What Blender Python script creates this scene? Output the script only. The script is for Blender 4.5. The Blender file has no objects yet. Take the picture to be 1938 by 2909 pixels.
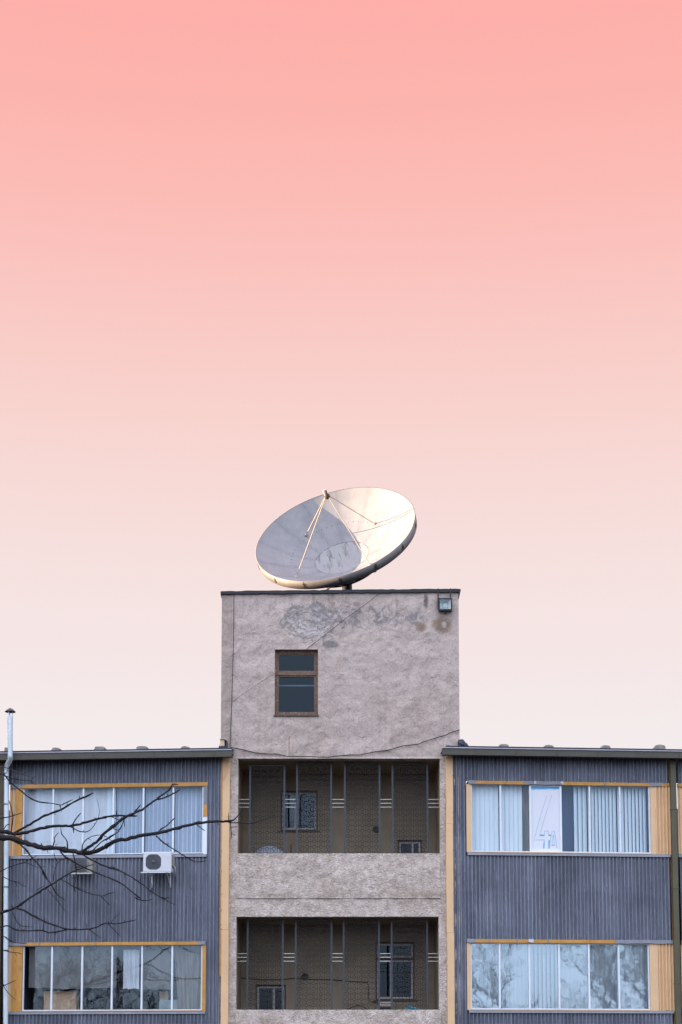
import bpy, bmesh, math, random
from mathutils import Vector, Matrix, noise as mnoise
R = math.radians
random.seed(7)
SC = bpy.context.scene
COL = SC.collection

# ------------------------------------------------------------------ camera
D, ZC, TILT, FPX, PY0, PX0 = 36.0, 1.6, R(6.0), 4500.0, 2638.0, 969.0
cam = bpy.data.cameras.new('camera')
cam_o = bpy.data.objects.new('camera', cam); COL.objects.link(cam_o)
cam_o.location = (0, -D, ZC); cam_o.rotation_euler = (math.pi/2 + TILT, 0, 0)
cam.sensor_fit = 'VERTICAL'; cam.sensor_height = 36.0; cam.lens = 36.0*FPX/2909.0
cam.shift_y = (PY0-1454.5)/2909.0; cam.shift_x = 0.0
cam.clip_start = 0.1; cam.clip_end = 3000
SC.camera = cam_o

# ------------------------------------------------------------------ light
SUN_DIR = Vector((-0.999, -0.02, 0.036)).normalized()
SUN_EL = math.asin(SUN_DIR.z); SUN_ROT = math.atan2(SUN_DIR.x, SUN_DIR.y)
world = bpy.data.worlds.new('World'); SC.world = world; world.use_nodes = True
nt = world.node_tree; nt.nodes.clear()
def N(t, typ, **kw):
    n = t.nodes.new(typ)
    for k, v in kw.items():
        if k.startswith('i_'):
            n.inputs[int(k[2:])].default_value = v
        else: setattr(n, k, v)
    return n
sky = N(nt, 'ShaderNodeTexSky', sky_type='NISHITA', sun_disc=False)
sky.sun_elevation = SUN_EL; sky.sun_rotation = SUN_ROT
sky.altitude = 100; sky.air_density = 1.0; sky.dust_density = 1.6; sky.ozone_density = 1.6
bg1 = N(nt, 'ShaderNodeBackground'); bg1.inputs[1].default_value = 0.05
EXPO = 2.5
tc = N(nt, 'ShaderNodeTexCoord'); sep = N(nt, 'ShaderNodeSeparateXYZ')
nt.links.new(tc.outputs['Generated'], sep.inputs[0])
ramp = N(nt, 'ShaderNodeValToRGB'); cr = ramp.color_ramp
def s2l(c): return tuple(((x/255)/12.92 if x/255 <= .04045 else ((x/255+.055)/1.055)**2.4) for x in c)
stops = [(0.05,(243,238,240)),(0.2216,(244,236,236)),(0.261,(245,231,231)),(0.299,(245,228,226)),(0.336,(246,223,220)),(0.372,(247,217,213)),(0.395,(248,213,208)),(0.44,(249,204,199)),(0.483,(251,194,189)),(0.51,(252,188,182)),(0.55,(252,181,174)),(0.593,(254,175,170)),(0.75,(255,160,156))]
while len(cr.elements) < len(stops): cr.elements.new(0.5)
for e, (p, c) in zip(cr.elements, stops):
    e.position = p; e.color = s2l(c)+(1,)
nt.links.new(sep.outputs['Z'], ramp.inputs[0])
bg2 = N(nt, 'ShaderNodeBackground'); bg2.inputs[1].default_value = 1.0/2**EXPO
nt.links.new(ramp.outputs[0], bg2.inputs[0])
nt.links.new(sky.outputs[0], bg1.inputs[0])
mr = N(nt, 'ShaderNodeMapRange', interpolation_type='SMOOTHSTEP')
mr.inputs[1].default_value = -0.15; mr.inputs[2].default_value = 0.15
nt.links.new(sep.outputs['Y'], mr.inputs[0])
# pale blue fill sky added behind the camera to brighten the facade, stronger leftward
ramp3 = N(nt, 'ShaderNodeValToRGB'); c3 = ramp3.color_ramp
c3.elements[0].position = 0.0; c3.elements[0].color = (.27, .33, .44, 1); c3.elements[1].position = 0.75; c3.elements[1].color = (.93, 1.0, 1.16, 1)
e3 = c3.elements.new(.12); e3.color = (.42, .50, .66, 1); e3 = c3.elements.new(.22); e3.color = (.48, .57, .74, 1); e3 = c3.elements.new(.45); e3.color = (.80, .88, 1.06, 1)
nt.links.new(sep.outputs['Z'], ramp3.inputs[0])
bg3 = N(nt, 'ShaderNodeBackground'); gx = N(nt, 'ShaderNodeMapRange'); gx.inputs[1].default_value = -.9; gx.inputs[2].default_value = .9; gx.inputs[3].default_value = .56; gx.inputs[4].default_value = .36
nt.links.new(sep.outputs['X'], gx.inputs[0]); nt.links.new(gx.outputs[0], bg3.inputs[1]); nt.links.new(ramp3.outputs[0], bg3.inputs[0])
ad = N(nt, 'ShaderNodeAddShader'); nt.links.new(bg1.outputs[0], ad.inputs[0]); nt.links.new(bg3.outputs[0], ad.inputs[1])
mx = N(nt, 'ShaderNodeMixShader')
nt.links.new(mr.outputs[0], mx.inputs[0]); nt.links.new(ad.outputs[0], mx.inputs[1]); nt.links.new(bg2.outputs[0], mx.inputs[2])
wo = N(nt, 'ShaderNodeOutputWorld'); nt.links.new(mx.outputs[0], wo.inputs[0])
sun = bpy.data.lights.new('sun', 'SUN'); sun.energy = 4.2; sun.angle = R(0.5); sun.color = (1.0, 0.73, 0.46)
sun_o = bpy.data.objects.new('sun', sun); COL.objects.link(sun_o)
sun_o.rotation_euler = (-SUN_DIR).to_track_quat('-Z', 'Y').to_euler(); sun_o.location = (-30, 3, 25)
SC.view_settings.view_transform = 'Standard'; SC.view_settings.look = 'None'
SC.view_settings.exposure = EXPO; SC.view_settings.gamma = 1; SC.view_settings.use_curve_mapping = False
SC.cycles.max_bounces = 8; SC.cycles.transparent_max_bounces = 12; SC.cycles.caustics_reflective = False
SC.cycles.use_denoising = True

# ------------------------------------------------------------------ frames and pixels
def ray(px, py):
    a, b, c = px-PX0, PY0-py, FPX
    return Vector((a, c*math.cos(TILT)-b*math.sin(TILT), c*math.sin(TILT)+b*math.cos(TILT)))
CAMP = Vector((0, -D, ZC))
class Frame:
    def __init__(s, o, rz):
        s.o = Vector(o); s.rz = rz; s.M = Matrix.Translation(s.o) @ Matrix.Rotation(rz, 4, 'Z'); s.I = s.M.inverted()
    def px(s, px, py, y=0.0):
        p = s.I @ CAMP; d = s.I.to_3x3() @ ray(px, py); t = (y-p.y)/d.y
        q = p + d*t; return q.x, q.z
    def P(s, px, py, y=0.0):
        x, z = s.px(px, py, y); return Vector((x, y, z))
    def rect(s, x0, y0, x1, y1, y=0.0):
        xa = .5*(s.px(x0, y0, y)[0]+s.px(x0, y1, y)[0]); xb = .5*(s.px(x1, y0, y)[0]+s.px(x1, y1, y)[0])
        za = .5*(s.px(x0, y1, y)[1]+s.px(x1, y1, y)[1]); zb = .5*(s.px(x0, y0, y)[1]+s.px(x1, y0, y)[1])
        return xa, xb, za, zb
W0 = Frame((0, 0, 0), 0)
YAW = R(4.0)
LW = Frame((W0.px(640, 2300)[0], 0, 0), YAW * 1)
RW = Frame((W0.px(1284, 2300)[0], 0, 0), -YAW * 1)
# left wing recedes to the left, right wing recedes to the right
LW = Frame(LW.o, -YAW); RW = Frame(RW.o, YAW)

# ------------------------------------------------------------------ mesh builder
BASE = {}
class MB:
    def __init__(s): s.v = []; s.f = []; s.m = []; s.sm = []
    def add(s, vs, fs, m=0, smooth=False):
        o = len(s.v); s.v += [Vector(v) for v in vs]
        for f in fs: s.f.append([i+o for i in f]); s.m.append(m); s.sm.append(smooth)
        return s
    def box(s, x0, x1, y0, y1, z0, z1, m=0):
        if x0 > x1: x0, x1 = x1, x0
        if y0 > y1: y0, y1 = y1, y0
        if z0 > z1: z0, z1 = z1, z0
        vs = [(x, y, z) for z in (z0, z1) for y in (y0, y1) for x in (x0, x1)]
        return s.add(vs, [(0,2,3,1),(4,5,7,6),(0,1,5,4),(2,6,7,3),(0,4,6,2),(1,3,7,5)], m)
    def rbox(s, x0, x1, y0, y1, z0, z1, r=.01, seg=2, m=0):
        bm = bmesh.new(); bmesh.ops.create_cube(bm, size=1)
        for v in bm.verts:
            v.co = Vector(((x0+x1)/2+v.co.x*(x1-x0), (y0+y1)/2+v.co.y*(y1-y0), (z0+z1)/2+v.co.z*(z1-z0)))
        bmesh.ops.bevel(bm, geom=bm.edges[:], offset=r, segments=seg, affect='EDGES', profile=.5)
        return s.frombm(bm, m)
    def frombm(s, bm, m=0, smooth=False):
        bm.verts.index_update()
        s.add([v.co.copy() for v in bm.verts], [[v.index for v in f.verts] for f in bm.faces], m, smooth); bm.free(); return s
    def quad(s, a, b, c, d, m=0): return s.add([a, b, c, d], [(0,1,2,3)], m)
    def bar(s, a, b, w, h=None, m=0, up=(0,0,1)):
        a, b = Vector(a), Vector(b); h = h or w; d = (b-a).normalized(); u = Vector(up)
        if abs(d.dot(u)) > .95: u = Vector((0,1,0))
        sx = d.cross(u).normalized(); sy = sx.cross(d).normalized()
        vs = [p+sx*(i*w/2)+sy*(j*h/2) for p in (a, b) for i, j in ((-1,-1),(1,-1),(1,1),(-1,1))]
        return s.add(vs, [(3,2,1,0),(4,5,6,7),(0,1,5,4),(1,2,6,5),(2,3,7,6),(3,0,4,7)], m)
    def tube(s, pts, rad, n=8, m=0, cap=True):
        pts = [Vector(p) for p in pts]; k = len(pts)
        if not hasattr(rad, '__len__'): rad = [rad]*k
        vs = []; prev = None
        for i, p in enumerate(pts):
            d = (pts[min(i+1, k-1)]-pts[max(i-1, 0)]).normalized()
            if prev is None:
                u = Vector((0,0,1)) if abs(d.z) < .9 else Vector((0,1,0))
                sx = d.cross(u).normalized()
            else: sx = (prev-d*prev.dot(d)).normalized()
            prev = sx; sy = d.cross(sx)
            vs += [p+(sx*math.cos(2*math.pi*j/n)+sy*math.sin(2*math.pi*j/n))*rad[i] for j in range(n)]
        fs = [(i*n+j, i*n+(j+1) % n, (i+1)*n+(j+1) % n, (i+1)*n+j) for i in range(k-1) for j in range(n)]
        s.add(vs, fs, m, True)
        if cap: s.add(vs[:n], [tuple(range(n))[::-1]], m); s.add(vs[-n:], [tuple(range(n))], m)
        return s
    def lathe(s, prof, c=(0,0,0), n=32, m=0, axis='Z', smooth=True):
        c = Vector(c); vs = []
        for r, h in prof:
            for j in range(n):
                a = 2*math.pi*j/n; x, y = r*math.cos(a), r*math.sin(a)
                vs.append(c+(Vector((x, y, h)) if axis == 'Z' else Vector((x, h, y))))
        fs = [(i*n+j, i*n+(j+1) % n, (i+1)*n+(j+1) % n, (i+1)*n+j) for i in range(len(prof)-1) for j in range(n)]
        return s.add(vs, fs, m, smooth)
    def build(s, name, mats, parent=None, F=W0, base=None, loc_matrix=None):
        if parent is not None: b = BASE[parent.name]
        else: b = Vector(base) if base is not None else Vector((0,0,0))
        me = bpy.data.meshes.new(name)
        me.from_pydata([tuple(v-b) for v in s.v], [], s.f)
        if not isinstance(mats, (list, tuple)): mats = [mats]
        for m in mats: me.materials.append(m)
        me.polygons.foreach_set('material_index', s.m); me.polygons.foreach_set('use_smooth', s.sm); me.update()
        o = bpy.data.objects.new(name, me); COL.objects.link(o)
        if parent is not None: o.parent = parent
        else:
            o.location = F.M @ b; o.rotation_euler = (0, 0, F.rz)
        BASE[o.name] = b
        return o
def thing(name, label, cat, F=W0, base=(0,0,0), group=None):
    o = bpy.data.objects.new(name, None); COL.objects.link(o); b = Vector(base)
    o.location = F.M @ b; o.rotation_euler = (0, 0, F.rz); o.empty_display_size = .3
    BASE[o.name] = b; tag(o, label, cat, group); return o
def tag(o, label=None, cat=None, group=None, kind=None):
    if label: o['label'] = label
    if cat: o['category'] = cat
    if group: o['group'] = group
    if kind: o['kind'] = kind
    return o

# ------------------------------------------------------------------ materials
def newmat(name):
    m = bpy.data.materials.new(name); m.use_nodes = True; t = m.node_tree; t.nodes.clear()
    out = N(t, 'ShaderNodeOutputMaterial'); b = N(t, 'ShaderNodeBsdfPrincipled'); t.links.new(b.outputs[0], out.inputs[0])
    return m, t, b, out
def L(t, a, b): t.links.new(a, b)
def pos(t, stretch=(1,1,1), rz=0.0, obj=False):
    if obj: g = N(t, 'ShaderNodeTexCoord').outputs['Object']
    else: g = N(t, 'ShaderNodeNewGeometry').outputs['Position']
    mp = N(t, 'ShaderNodeMapping'); mp.inputs['Scale'].default_value = stretch; mp.inputs['Rotation'].default_value = (0, 0, rz)
    L(t, g, mp.inputs[0]); return mp.outputs[0]
def noise(t, vec, scale, detail=4, rough=.6, dist=0):
    n = N(t, 'ShaderNodeTexNoise'); n.inputs['Scale'].default_value = scale; n.inputs['Detail'].default_value = detail
    n.inputs['Roughness'].default_value = rough; n.inputs['Distortion'].default_value = dist
    L(t, vec, n.inputs['Vector']); return n.outputs[0]
def mrange(t, v, a, b, c=0, d=1, smooth=False):
    n = N(t, 'ShaderNodeMapRange'); n.inputs[1].default_value = a; n.inputs[2].default_value = b; n.inputs[3].default_value = c; n.inputs[4].default_value = d
    if smooth: n.interpolation_type = 'SMOOTHSTEP'
    L(t, v, n.inputs[0]); return n.outputs[0]
def mth(t, op, a, b=None, clamp=False):
    n = N(t, 'ShaderNodeMath', operation=op); n.use_clamp = clamp
    for i, x in enumerate((a, b)):
        if x is None: continue
        if hasattr(x, 'links') or isinstance(x, bpy.types.NodeSocket): L(t, x, n.inputs[i])
        else: n.inputs[i].default_value = x
    return n.outputs[0]
def mixc(t, f, a, b, mode='MIX'):
    n = N(t, 'ShaderNodeMix', data_type='RGBA', blend_type=mode)
    if isinstance(f, bpy.types.NodeSocket): L(t, f, n.inputs[0])
    else: n.inputs[0].default_value = f
    for i, x in ((6, a), (7, b)):
        if isinstance(x, bpy.types.NodeSocket): L(t, x, n.inputs[i])
        else: n.inputs[i].default_value = tuple(x)+(1,) if len(x) == 3 else x
    return n.outputs[2]
def bump(t, b, h, strength=.4, dist=.01):
    n = N(t, 'ShaderNodeBump'); n.inputs['Strength'].default_value = strength; n.inputs['Distance'].default_value = dist
    L(t, h, n.inputs['Height']); L(t, n.outputs[0], b.inputs['Normal'])
def mat(name, col, rough=.6, var=.2, scale=4, fine=40, bmp=.15, bdist=.005, metal=0, stretch=(1,1,1), col2=None, obj=False, spec=.4, dirt=0):
    m, t, b, out = newmat(name); p = pos(t, stretch, obj=obj)
    a = tuple(c*(1-var) for c in col); c2 = col2 or tuple(min(.95, c*(1+var)) for c in col)
    n1 = noise(t, p, scale, 5); n2 = noise(t, p, fine, 3)
    f = mth(t, 'ADD', mth(t, 'MULTIPLY', n1, .65), mth(t, 'MULTIPLY', n2, .35))
    c = mixc(t, mrange(t, f, .3, .7), a, c2)
    if dirt:
        q = pos(t, (1, 1, .35)); dn = mrange(t, noise(t, q, 9, 6, .7), .55, .75)
        c = mixc(t, mth(t, 'MULTIPLY', dn, dirt), c, tuple(x*.35 for x in col))
    L(t, c, b.inputs['Base Color']); b.inputs['Roughness'].default_value = rough; b.inputs['Metallic'].default_value = metal
    b.inputs['Specular IOR Level'].default_value = spec
    if bmp: bump(t, b, f, bmp, bdist)
    return m
def glass(name, tint=(.985,.99,1.0), refl=1.5, wob=.02, wscale=1.3, base=.02):
    m = bpy.data.materials.new(name); m.use_nodes = True; t = m.node_tree; t.nodes.clear()
    out = N(t, 'ShaderNodeOutputMaterial'); tr = N(t, 'ShaderNodeBsdfTransparent'); tr.inputs[0].default_value = tint+(1,)
    gl = N(t, 'ShaderNodeBsdfGlossy'); gl.inputs['Roughness'].default_value = .015; gl.inputs[0].default_value = (.72,.86,1,1)
    p = pos(t); bp = N(t, 'ShaderNodeBump'); bp.inputs['Strength'].default_value = wob; bp.inputs['Distance'].default_value = .1
    L(t, noise(t, p, wscale, 2), bp.inputs['Height']); L(t, bp.outputs[0], gl.inputs['Normal'])
    lw = N(t, 'ShaderNodeLayerWeight'); lw.inputs[0].default_value = .5
    fr = mth(t, 'ADD', mth(t, 'MULTIPLY', mth(t, 'POWER', lw.outputs['Facing'], 5.0), .9), .042)
    f = mth(t, 'ADD', mth(t, 'MULTIPLY', fr, refl), base, True)
    mxx = N(t, 'ShaderNodeMixShader'); L(t, f, mxx.inputs[0]); L(t, tr.outputs[0], mxx.inputs[1]); L(t, gl.outputs[0], mxx.inputs[2]); L(t, mxx.outputs[0], out.inputs[0])
    return m
def cloth(name, col, trans=.3, var=.08):
    m, t, b, out = newmat(name); p = pos(t, (1,1,.15))
    c = mixc(t, mrange(t, noise(t, p, 9, 4), .3, .7), tuple(x*(1-var) for x in col), tuple(min(.95, x*(1+var)) for x in col))
    L(t, c, b.inputs['Base Color']); b.inputs['Roughness'].default_value = .9; b.inputs['Specular IOR Level'].default_value = .1
    tl = N(t, 'ShaderNodeBsdfTranslucent'); L(t, c, tl.inputs[0]); mxx = N(t, 'ShaderNodeMixShader'); mxx.inputs[0].default_value = trans
    L(t, b.outputs[0], mxx.inputs[1]); L(t, tl.outputs[0], mxx.inputs[2]); L(t, mxx.outputs[0], out.inputs[0]); return m

def T2(cx, cy): return 620+.4464*cx, 1650+.4464*cy      # tower crop to photo
def plaster_mat():
    m, t, b, out = newmat('tower_plaster'); p = pos(t)
    sx = N(t, 'ShaderNodeSeparateXYZ'); L(t, p, sx.inputs[0]); X, Z = sx.outputs[0], sx.outputs[2]
    big = noise(t, p, .9, 4, .55, .4); mid = noise(t, p, 4.5, 6, .65, .6); fine = noise(t, p, 26, 6, .7)
    diag = noise(t, pos(t, (1, 1, .8)), 6.0, 4, .55, .5)
    vz = N(t, 'ShaderNodeTexVoronoi'); vz.inputs['Scale'].default_value = 34; L(t, p, vz.inputs['Vector'])
    zt = W0.px(969, 1800)[1]; zb = W0.px(969, 2140)[1]; zl = W0.px(969, 2152)[1]
    base = mixc(t, mrange(t, big, .3, .72), (.415,.325,.288), (.495,.402,.368))
    base = mixc(t, mrange(t, Z, zb, zt, 0, .4, True), base, (.50,.410,.380))
    # weathered, greyer and mottled
    base = mixc(t, mrange(t, mid, .48, .70, 0, .42), base, (.23,.178,.15))
    base = mixc(t, mrange(t, diag, .54, .76, 0, .4), base, (.60,.50,.46))
    base = mixc(t, mrange(t, fine, .52, .70, 0, .65), base, (.14,.106,.09))
    base = mixc(t, mrange(t, fine, .42, .28, 0, .35), base, (.56,.45,.41))
    dis = noise(t, p, 3.2, 6, .75)
    def ell(cx, cy, rx, ry, lo, hi, wob=1.0):
        x, z = W0.px(*T2(cx, cy)); rx = rx*.4464/123; ry = ry*.4464/123
        dx = mth(t, 'DIVIDE', mth(t, 'SUBTRACT', X, x), rx); dz = mth(t, 'DIVIDE', mth(t, 'SUBTRACT', Z, z), ry)
        r = mth(t, 'SQRT', mth(t, 'ADD', mth(t, 'MULTIPLY', dx, dx), mth(t, 'MULTIPLY', dz, dz)))
        r = mth(t, 'ADD', r, mth(t, 'MULTIPLY', mth(t, 'SUBTRACT', dis, .5), wob*1.6))
        return mrange(t, r, hi, lo, 0, 1, True)
    wv = N(t, 'ShaderNodeTexWave', wave_type='BANDS', bands_direction='Z'); wv.inputs['Scale'].default_value = 3.2; wv.inputs['Distortion'].default_value = 9; wv.inputs['Detail'].default_value = 5; wv.inputs['Detail Scale'].default_value = 1.6
    L(t, p, wv.inputs['Vector'])
    fl_ = noise(t, p, 1.9, 7, .62, .9); fl_ = mth(t, 'MULTIPLY', fl_, 9.0)
    w = mth(t, 'FRACT', fl_)
    pk = ell(590, 255, 215, 125, .6, 1.05, 1.1); pk2 = ell(900, 225, 440, 90, .5, 1.1, 2.2); pk3 = ell(720, 405, 60, 34, .6, 1.0, 1.6); pk4 = ell(880, 240, 230, 70, .3, 1.0, 2.5)
    x0_, z0_ = W0.px(*T2(585, 265)); dx_ = mth(t, 'DIVIDE', mth(t, 'SUBTRACT', X, x0_), .78); dz_ = mth(t, 'DIVIDE', mth(t, 'SUBTRACT', Z, z0_), .46)
    r_ = mth(t, 'SQRT', mth(t, 'ADD', mth(t, 'MULTIPLY', dx_, dx_), mth(t, 'MULTIPLY', dz_, dz_)))
    w = mth(t, 'FRACT', mth(t, 'ADD', mth(t, 'MULTIPLY', r_, 3.6), mth(t, 'MULTIPLY', noise(t, p, 3.0, 6, .7), 5.5)))
    grey = mixc(t, mrange(t, w, .15, .85), (.30,.262,.258), (.52,.455,.435))
    base = mixc(t, mth(t, 'MULTIPLY', pk, .85), base, grey)
    base = mixc(t, mth(t, 'MULTIPLY', mth(t, 'MULTIPLY', mth(t, 'MAXIMUM', pk2, pk4), mrange(t, mid, .44, .54)), .8), base, (.235,.205,.21))
    base = mixc(t, mth(t, 'MULTIPLY', pk3, .8), base, (.19,.165,.172))
    # crack lines at the broken edges of the render
    edge = mth(t, 'MULTIPLY', pk, mth(t, 'SUBTRACT', 1.0, pk)); edge2 = mth(t, 'MULTIPLY', mth(t, 'MAXIMUM', pk2, pk), mth(t, 'MULTIPLY', mrange(t, w, .16, .0), mrange(t, mid, .40, .55)))
    base = mixc(t, mth(t, 'MULTIPLY', mrange(t, edge, .14, .25), .5), base, (.14,.125,.12))
    base = mixc(t, mth(t, 'MULTIPLY', edge2, .9), base, (.15,.14,.14))
    br = mth(t, 'MAXIMUM', ell(1425, 280, 72, 66, .5, 1.1, .6), ell(1290, 292, 46, 36, .4, 1.1, 1.2))
    base = mixc(t, mth(t, 'MULTIPLY', br, .75), base, (.185,.118,.076))
    base = mixc(t, mth(t, 'MULTIPLY', ell(1438, 278, 18, 26, .3, 1.1, .8), .8), base, (.44,.40,.39))
    base = mixc(t, mth(t, 'MULTIPLY', ell(1322, 125, 17, 62, .3, 1.2, .8), .8), base, (.09,.08,.07))
    base = mixc(t, mth(t, 'MULTIPLY', ell(452, 1045, 7, 75, .3, 1.2, .6), .65), base, (.22,.14,.09))
    base = mixc(t, mth(t, 'MULTIPLY', ell(700, 95, 620, 30, .3, 1.2, 1.6), .25), base, (.22,.19,.17))
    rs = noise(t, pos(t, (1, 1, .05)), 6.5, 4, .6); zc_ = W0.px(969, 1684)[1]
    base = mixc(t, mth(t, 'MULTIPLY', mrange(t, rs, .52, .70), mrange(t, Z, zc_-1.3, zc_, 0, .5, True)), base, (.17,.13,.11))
    zp_ = W0.px(969, 2426)[1]; base = mixc(t, mth(t, 'MULTIPLY', mrange(t, rs, .50, .68), mrange(t, Z, zt, zl, 0, .25, True)), base, (.20,.15,.13))
    # the strip by the left corner and the roughcast lower walls
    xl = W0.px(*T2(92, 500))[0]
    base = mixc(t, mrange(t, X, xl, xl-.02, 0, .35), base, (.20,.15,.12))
    low = mrange(t, Z, zl+.02, zl-.02)
    cell = mrange(t, vz.outputs[0], .05, .6)
    rough_c = mixc(t, mrange(t, mth(t, 'ADD', mth(t, 'MULTIPLY', noise(t, p, 21, 6, .75), .6), mth(t, 'MULTIPLY', noise(t, p, 6, 4, .6), .4)), .36, .62), (.32,.252,.215), (.70,.59,.535))
    rough_c = mixc(t, mrange(t, big, .45, .7, 0, .4), rough_c, (.29,.205,.15))
    base = mixc(t, low, base, rough_c)
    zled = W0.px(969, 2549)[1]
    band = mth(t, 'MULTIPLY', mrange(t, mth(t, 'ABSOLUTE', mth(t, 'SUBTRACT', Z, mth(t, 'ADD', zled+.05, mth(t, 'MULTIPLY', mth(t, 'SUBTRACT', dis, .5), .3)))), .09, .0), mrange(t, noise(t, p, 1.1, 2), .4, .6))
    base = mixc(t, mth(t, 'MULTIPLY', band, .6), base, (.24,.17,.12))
    L(t, base, b.inputs['Base Color']); b.inputs['Roughness'].default_value = .95; b.inputs['Specular IOR Level'].default_value = .15
    h = mth(t, 'ADD', mth(t, 'MULTIPLY', diag, 2.0), mth(t, 'MULTIPLY', fine, .28))
    h = mth(t, 'ADD', h, mth(t, 'MULTIPLY', mth(t, 'MULTIPLY', w, mth(t, 'MAXIMUM', pk, mth(t, 'MULTIPLY', pk2, .4))), .5))
    h = mth(t, 'ADD', h, mth(t, 'MULTIPLY', low, mth(t, 'ADD', mth(t, 'MULTIPLY', cell, .5), mth(t, 'MULTIPLY', noise(t, p, 15, 5, .7), 1.4))))
    bump(t, b, h, 1.0, .022)
    return m
def clad_mat(name, c0, c1, c2):
    m, t, b, out = newmat(name); p = pos(t, (1,1,.03)); q = pos(t)
    n1 = noise(t, p, 16, 3, .7); n2 = noise(t, q, .8, 4); n3 = noise(t, pos(t, (1,1,.12)), 45, 4, .7); n4 = noise(t, q, 60, 3)
    sxx = N(t, 'ShaderNodeSeparateXYZ'); L(t, q, sxx.inputs[0])
    wn_ = N(t, 'ShaderNodeTexWhiteNoise', noise_dimensions='2D'); cv = N(t, 'ShaderNodeCombineXYZ')
    L(t, mth(t, 'FLOOR', mth(t, 'MULTIPLY', sxx.outputs[0], 1.29)), cv.inputs[0]); L(t, mth(t, 'FLOOR', mth(t, 'MULTIPLY', sxx.outputs[2], .8)), cv.inputs[1]); L(t, cv.outputs[0], wn_.inputs[0])
    c = mixc(t, mrange(t, n1, .25, .75), c0, c1)
    c = mixc(t, mth(t, 'MULTIPLY', wn_.outputs[0], .35), c, tuple(x*.55 for x in c0))
    c = mixc(t, mrange(t, n3, .5, .75, 0, .35), c, c2)
    c = mixc(t, mrange(t, n2, .42, .7, 0, .5), c, tuple(x*.6 for x in c0))
    n5 = noise(t, pos(t, (1,1,.06)), 4.0, 5, .65); c = mixc(t, mrange(t, n5, .56, .74, 0, .4), c, tuple(x*.45 for x in c0))
    c = mixc(t, mrange(t, n4, .6, .8, 0, .3), c, tuple(x*.35 for x in c0))
    L(t, c, b.inputs['Base Color']); b.inputs['Roughness'].default_value = .42; b.inputs['Specular IOR Level'].default_value = .5
    bump(t, b, n4, .1, .004); return m
def dish_mat(Rd):
    m, t, b, out = newmat('dish_paint')
    o = N(t, 'ShaderNodeTexCoord').outputs['Object']; sx = N(t, 'ShaderNodeSeparateXYZ'); L(t, o, sx.inputs[0]); x, y = sx.outputs[0], sx.outputs[1]
    r = mth(t, 'SQRT', mth(t, 'ADD', mth(t, 'MULTIPLY', x, x), mth(t, 'MULTIPLY', y, y)))
    ang = mth(t, 'MULTIPLY', mth(t, 'ADD', mth(t, 'ARCTAN2', y, x), 3.3), 14/(2*math.pi))
    fr = mth(t, 'ABSOLUTE', mth(t, 'SUBTRACT', mth(t, 'FRACT', ang), .5))
    wd = mth(t, 'MULTIPLY', fr, mth(t, 'DIVIDE', r, 2.2))                 # metres from a seam
    seam = mrange(t, wd, .016, .006); soft = mrange(t, wd, .14, 0, 0, .35, True)
    mp = N(t, 'ShaderNodeMapping'); mp.inputs['Scale'].default_value = (1, .07, 1); L(t, o, mp.inputs[0])
    streak = noise(t, mp.outputs[0], 13, 4, .6, .2); n1 = noise(t, o, 2.0, 5, .6); n2 = noise(t, o, 14, 5, .7)
    sepA = N(t, 'ShaderNodeTexNoise'); 
    c = mixc(t, mrange(t, n1, .3, .7), (.19,.185,.205), (.255,.245,.255))
    c = mixc(t, soft, c, (.155,.15,.175))
    c = mixc(t, mrange(t, streak, .50, .78, 0, .3), c, (.33,.315,.30))
    c = mixc(t, mrange(t, n2, .6, .78, 0, .4), c, (.24,.23,.26))
    c = mixc(t, mth(t, 'MULTIPLY', seam, mrange(t, n2, .45, .6)), c, (.16,.15,.17))
    def ring(rr, w): return mrange(t, mth(t, 'ABSOLUTE', mth(t, 'SUBTRACT', r, rr)), w, w*.4)
    bolts = mrange(t, mth(t, 'ABSOLUTE', mth(t, 'SUBTRACT', mth(t, 'FRACT', mth(t, 'MULTIPLY', ang, 4)), .5)), .1, .05)
    c = mixc(t, mth(t, 'MULTIPLY', mth(t, 'MULTIPLY', ring(.62*Rd, .022), bolts), mrange(t, n1, .3, .5)), c, (.07,.06,.07))
    inner = mrange(t, r, .345*Rd, .335*Rd)
    bd = mth(t, 'MULTIPLY', inner, mrange(t, streak, .53, .66, 0, .8))
    c = mixc(t, mth(t, 'MULTIPLY', inner, .45), c, (.32,.32,.325))
    c = mixc(t, mth(t, 'MULTIPLY', bd, mrange(t, n1, .2, .55)), c, (.11,.095,.09))
    c = mixc(t, mth(t, 'MULTIPLY', ring(.34*Rd, .02), mrange(t, n2, .40, .55)), c, (.10,.09,.10))
    L(t, c, b.inputs['Base Color']); b.inputs['Roughness'].default_value = .6; b.inputs['Specular IOR Level'].default_value = .3
    bump(t, b, n1, .15, .01); return m
def wood_mat(name, c0, c1, c2):
    m, t, b, out = newmat(name); n1 = noise(t, pos(t, (3, 3, 1)), 9, 6, .75, .5); n2 = noise(t, pos(t), 22, 5, .7)
    c = mixc(t, mrange(t, n1, .35, .65), c0, c1); c = mixc(t, mrange(t, n2, .56, .68, 0, .9), c, c2)
    L(t, c, b.inputs['Base Color']); b.inputs['Roughness'].default_value = .75; bump(t, b, n1, .5, .004); return m

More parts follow.
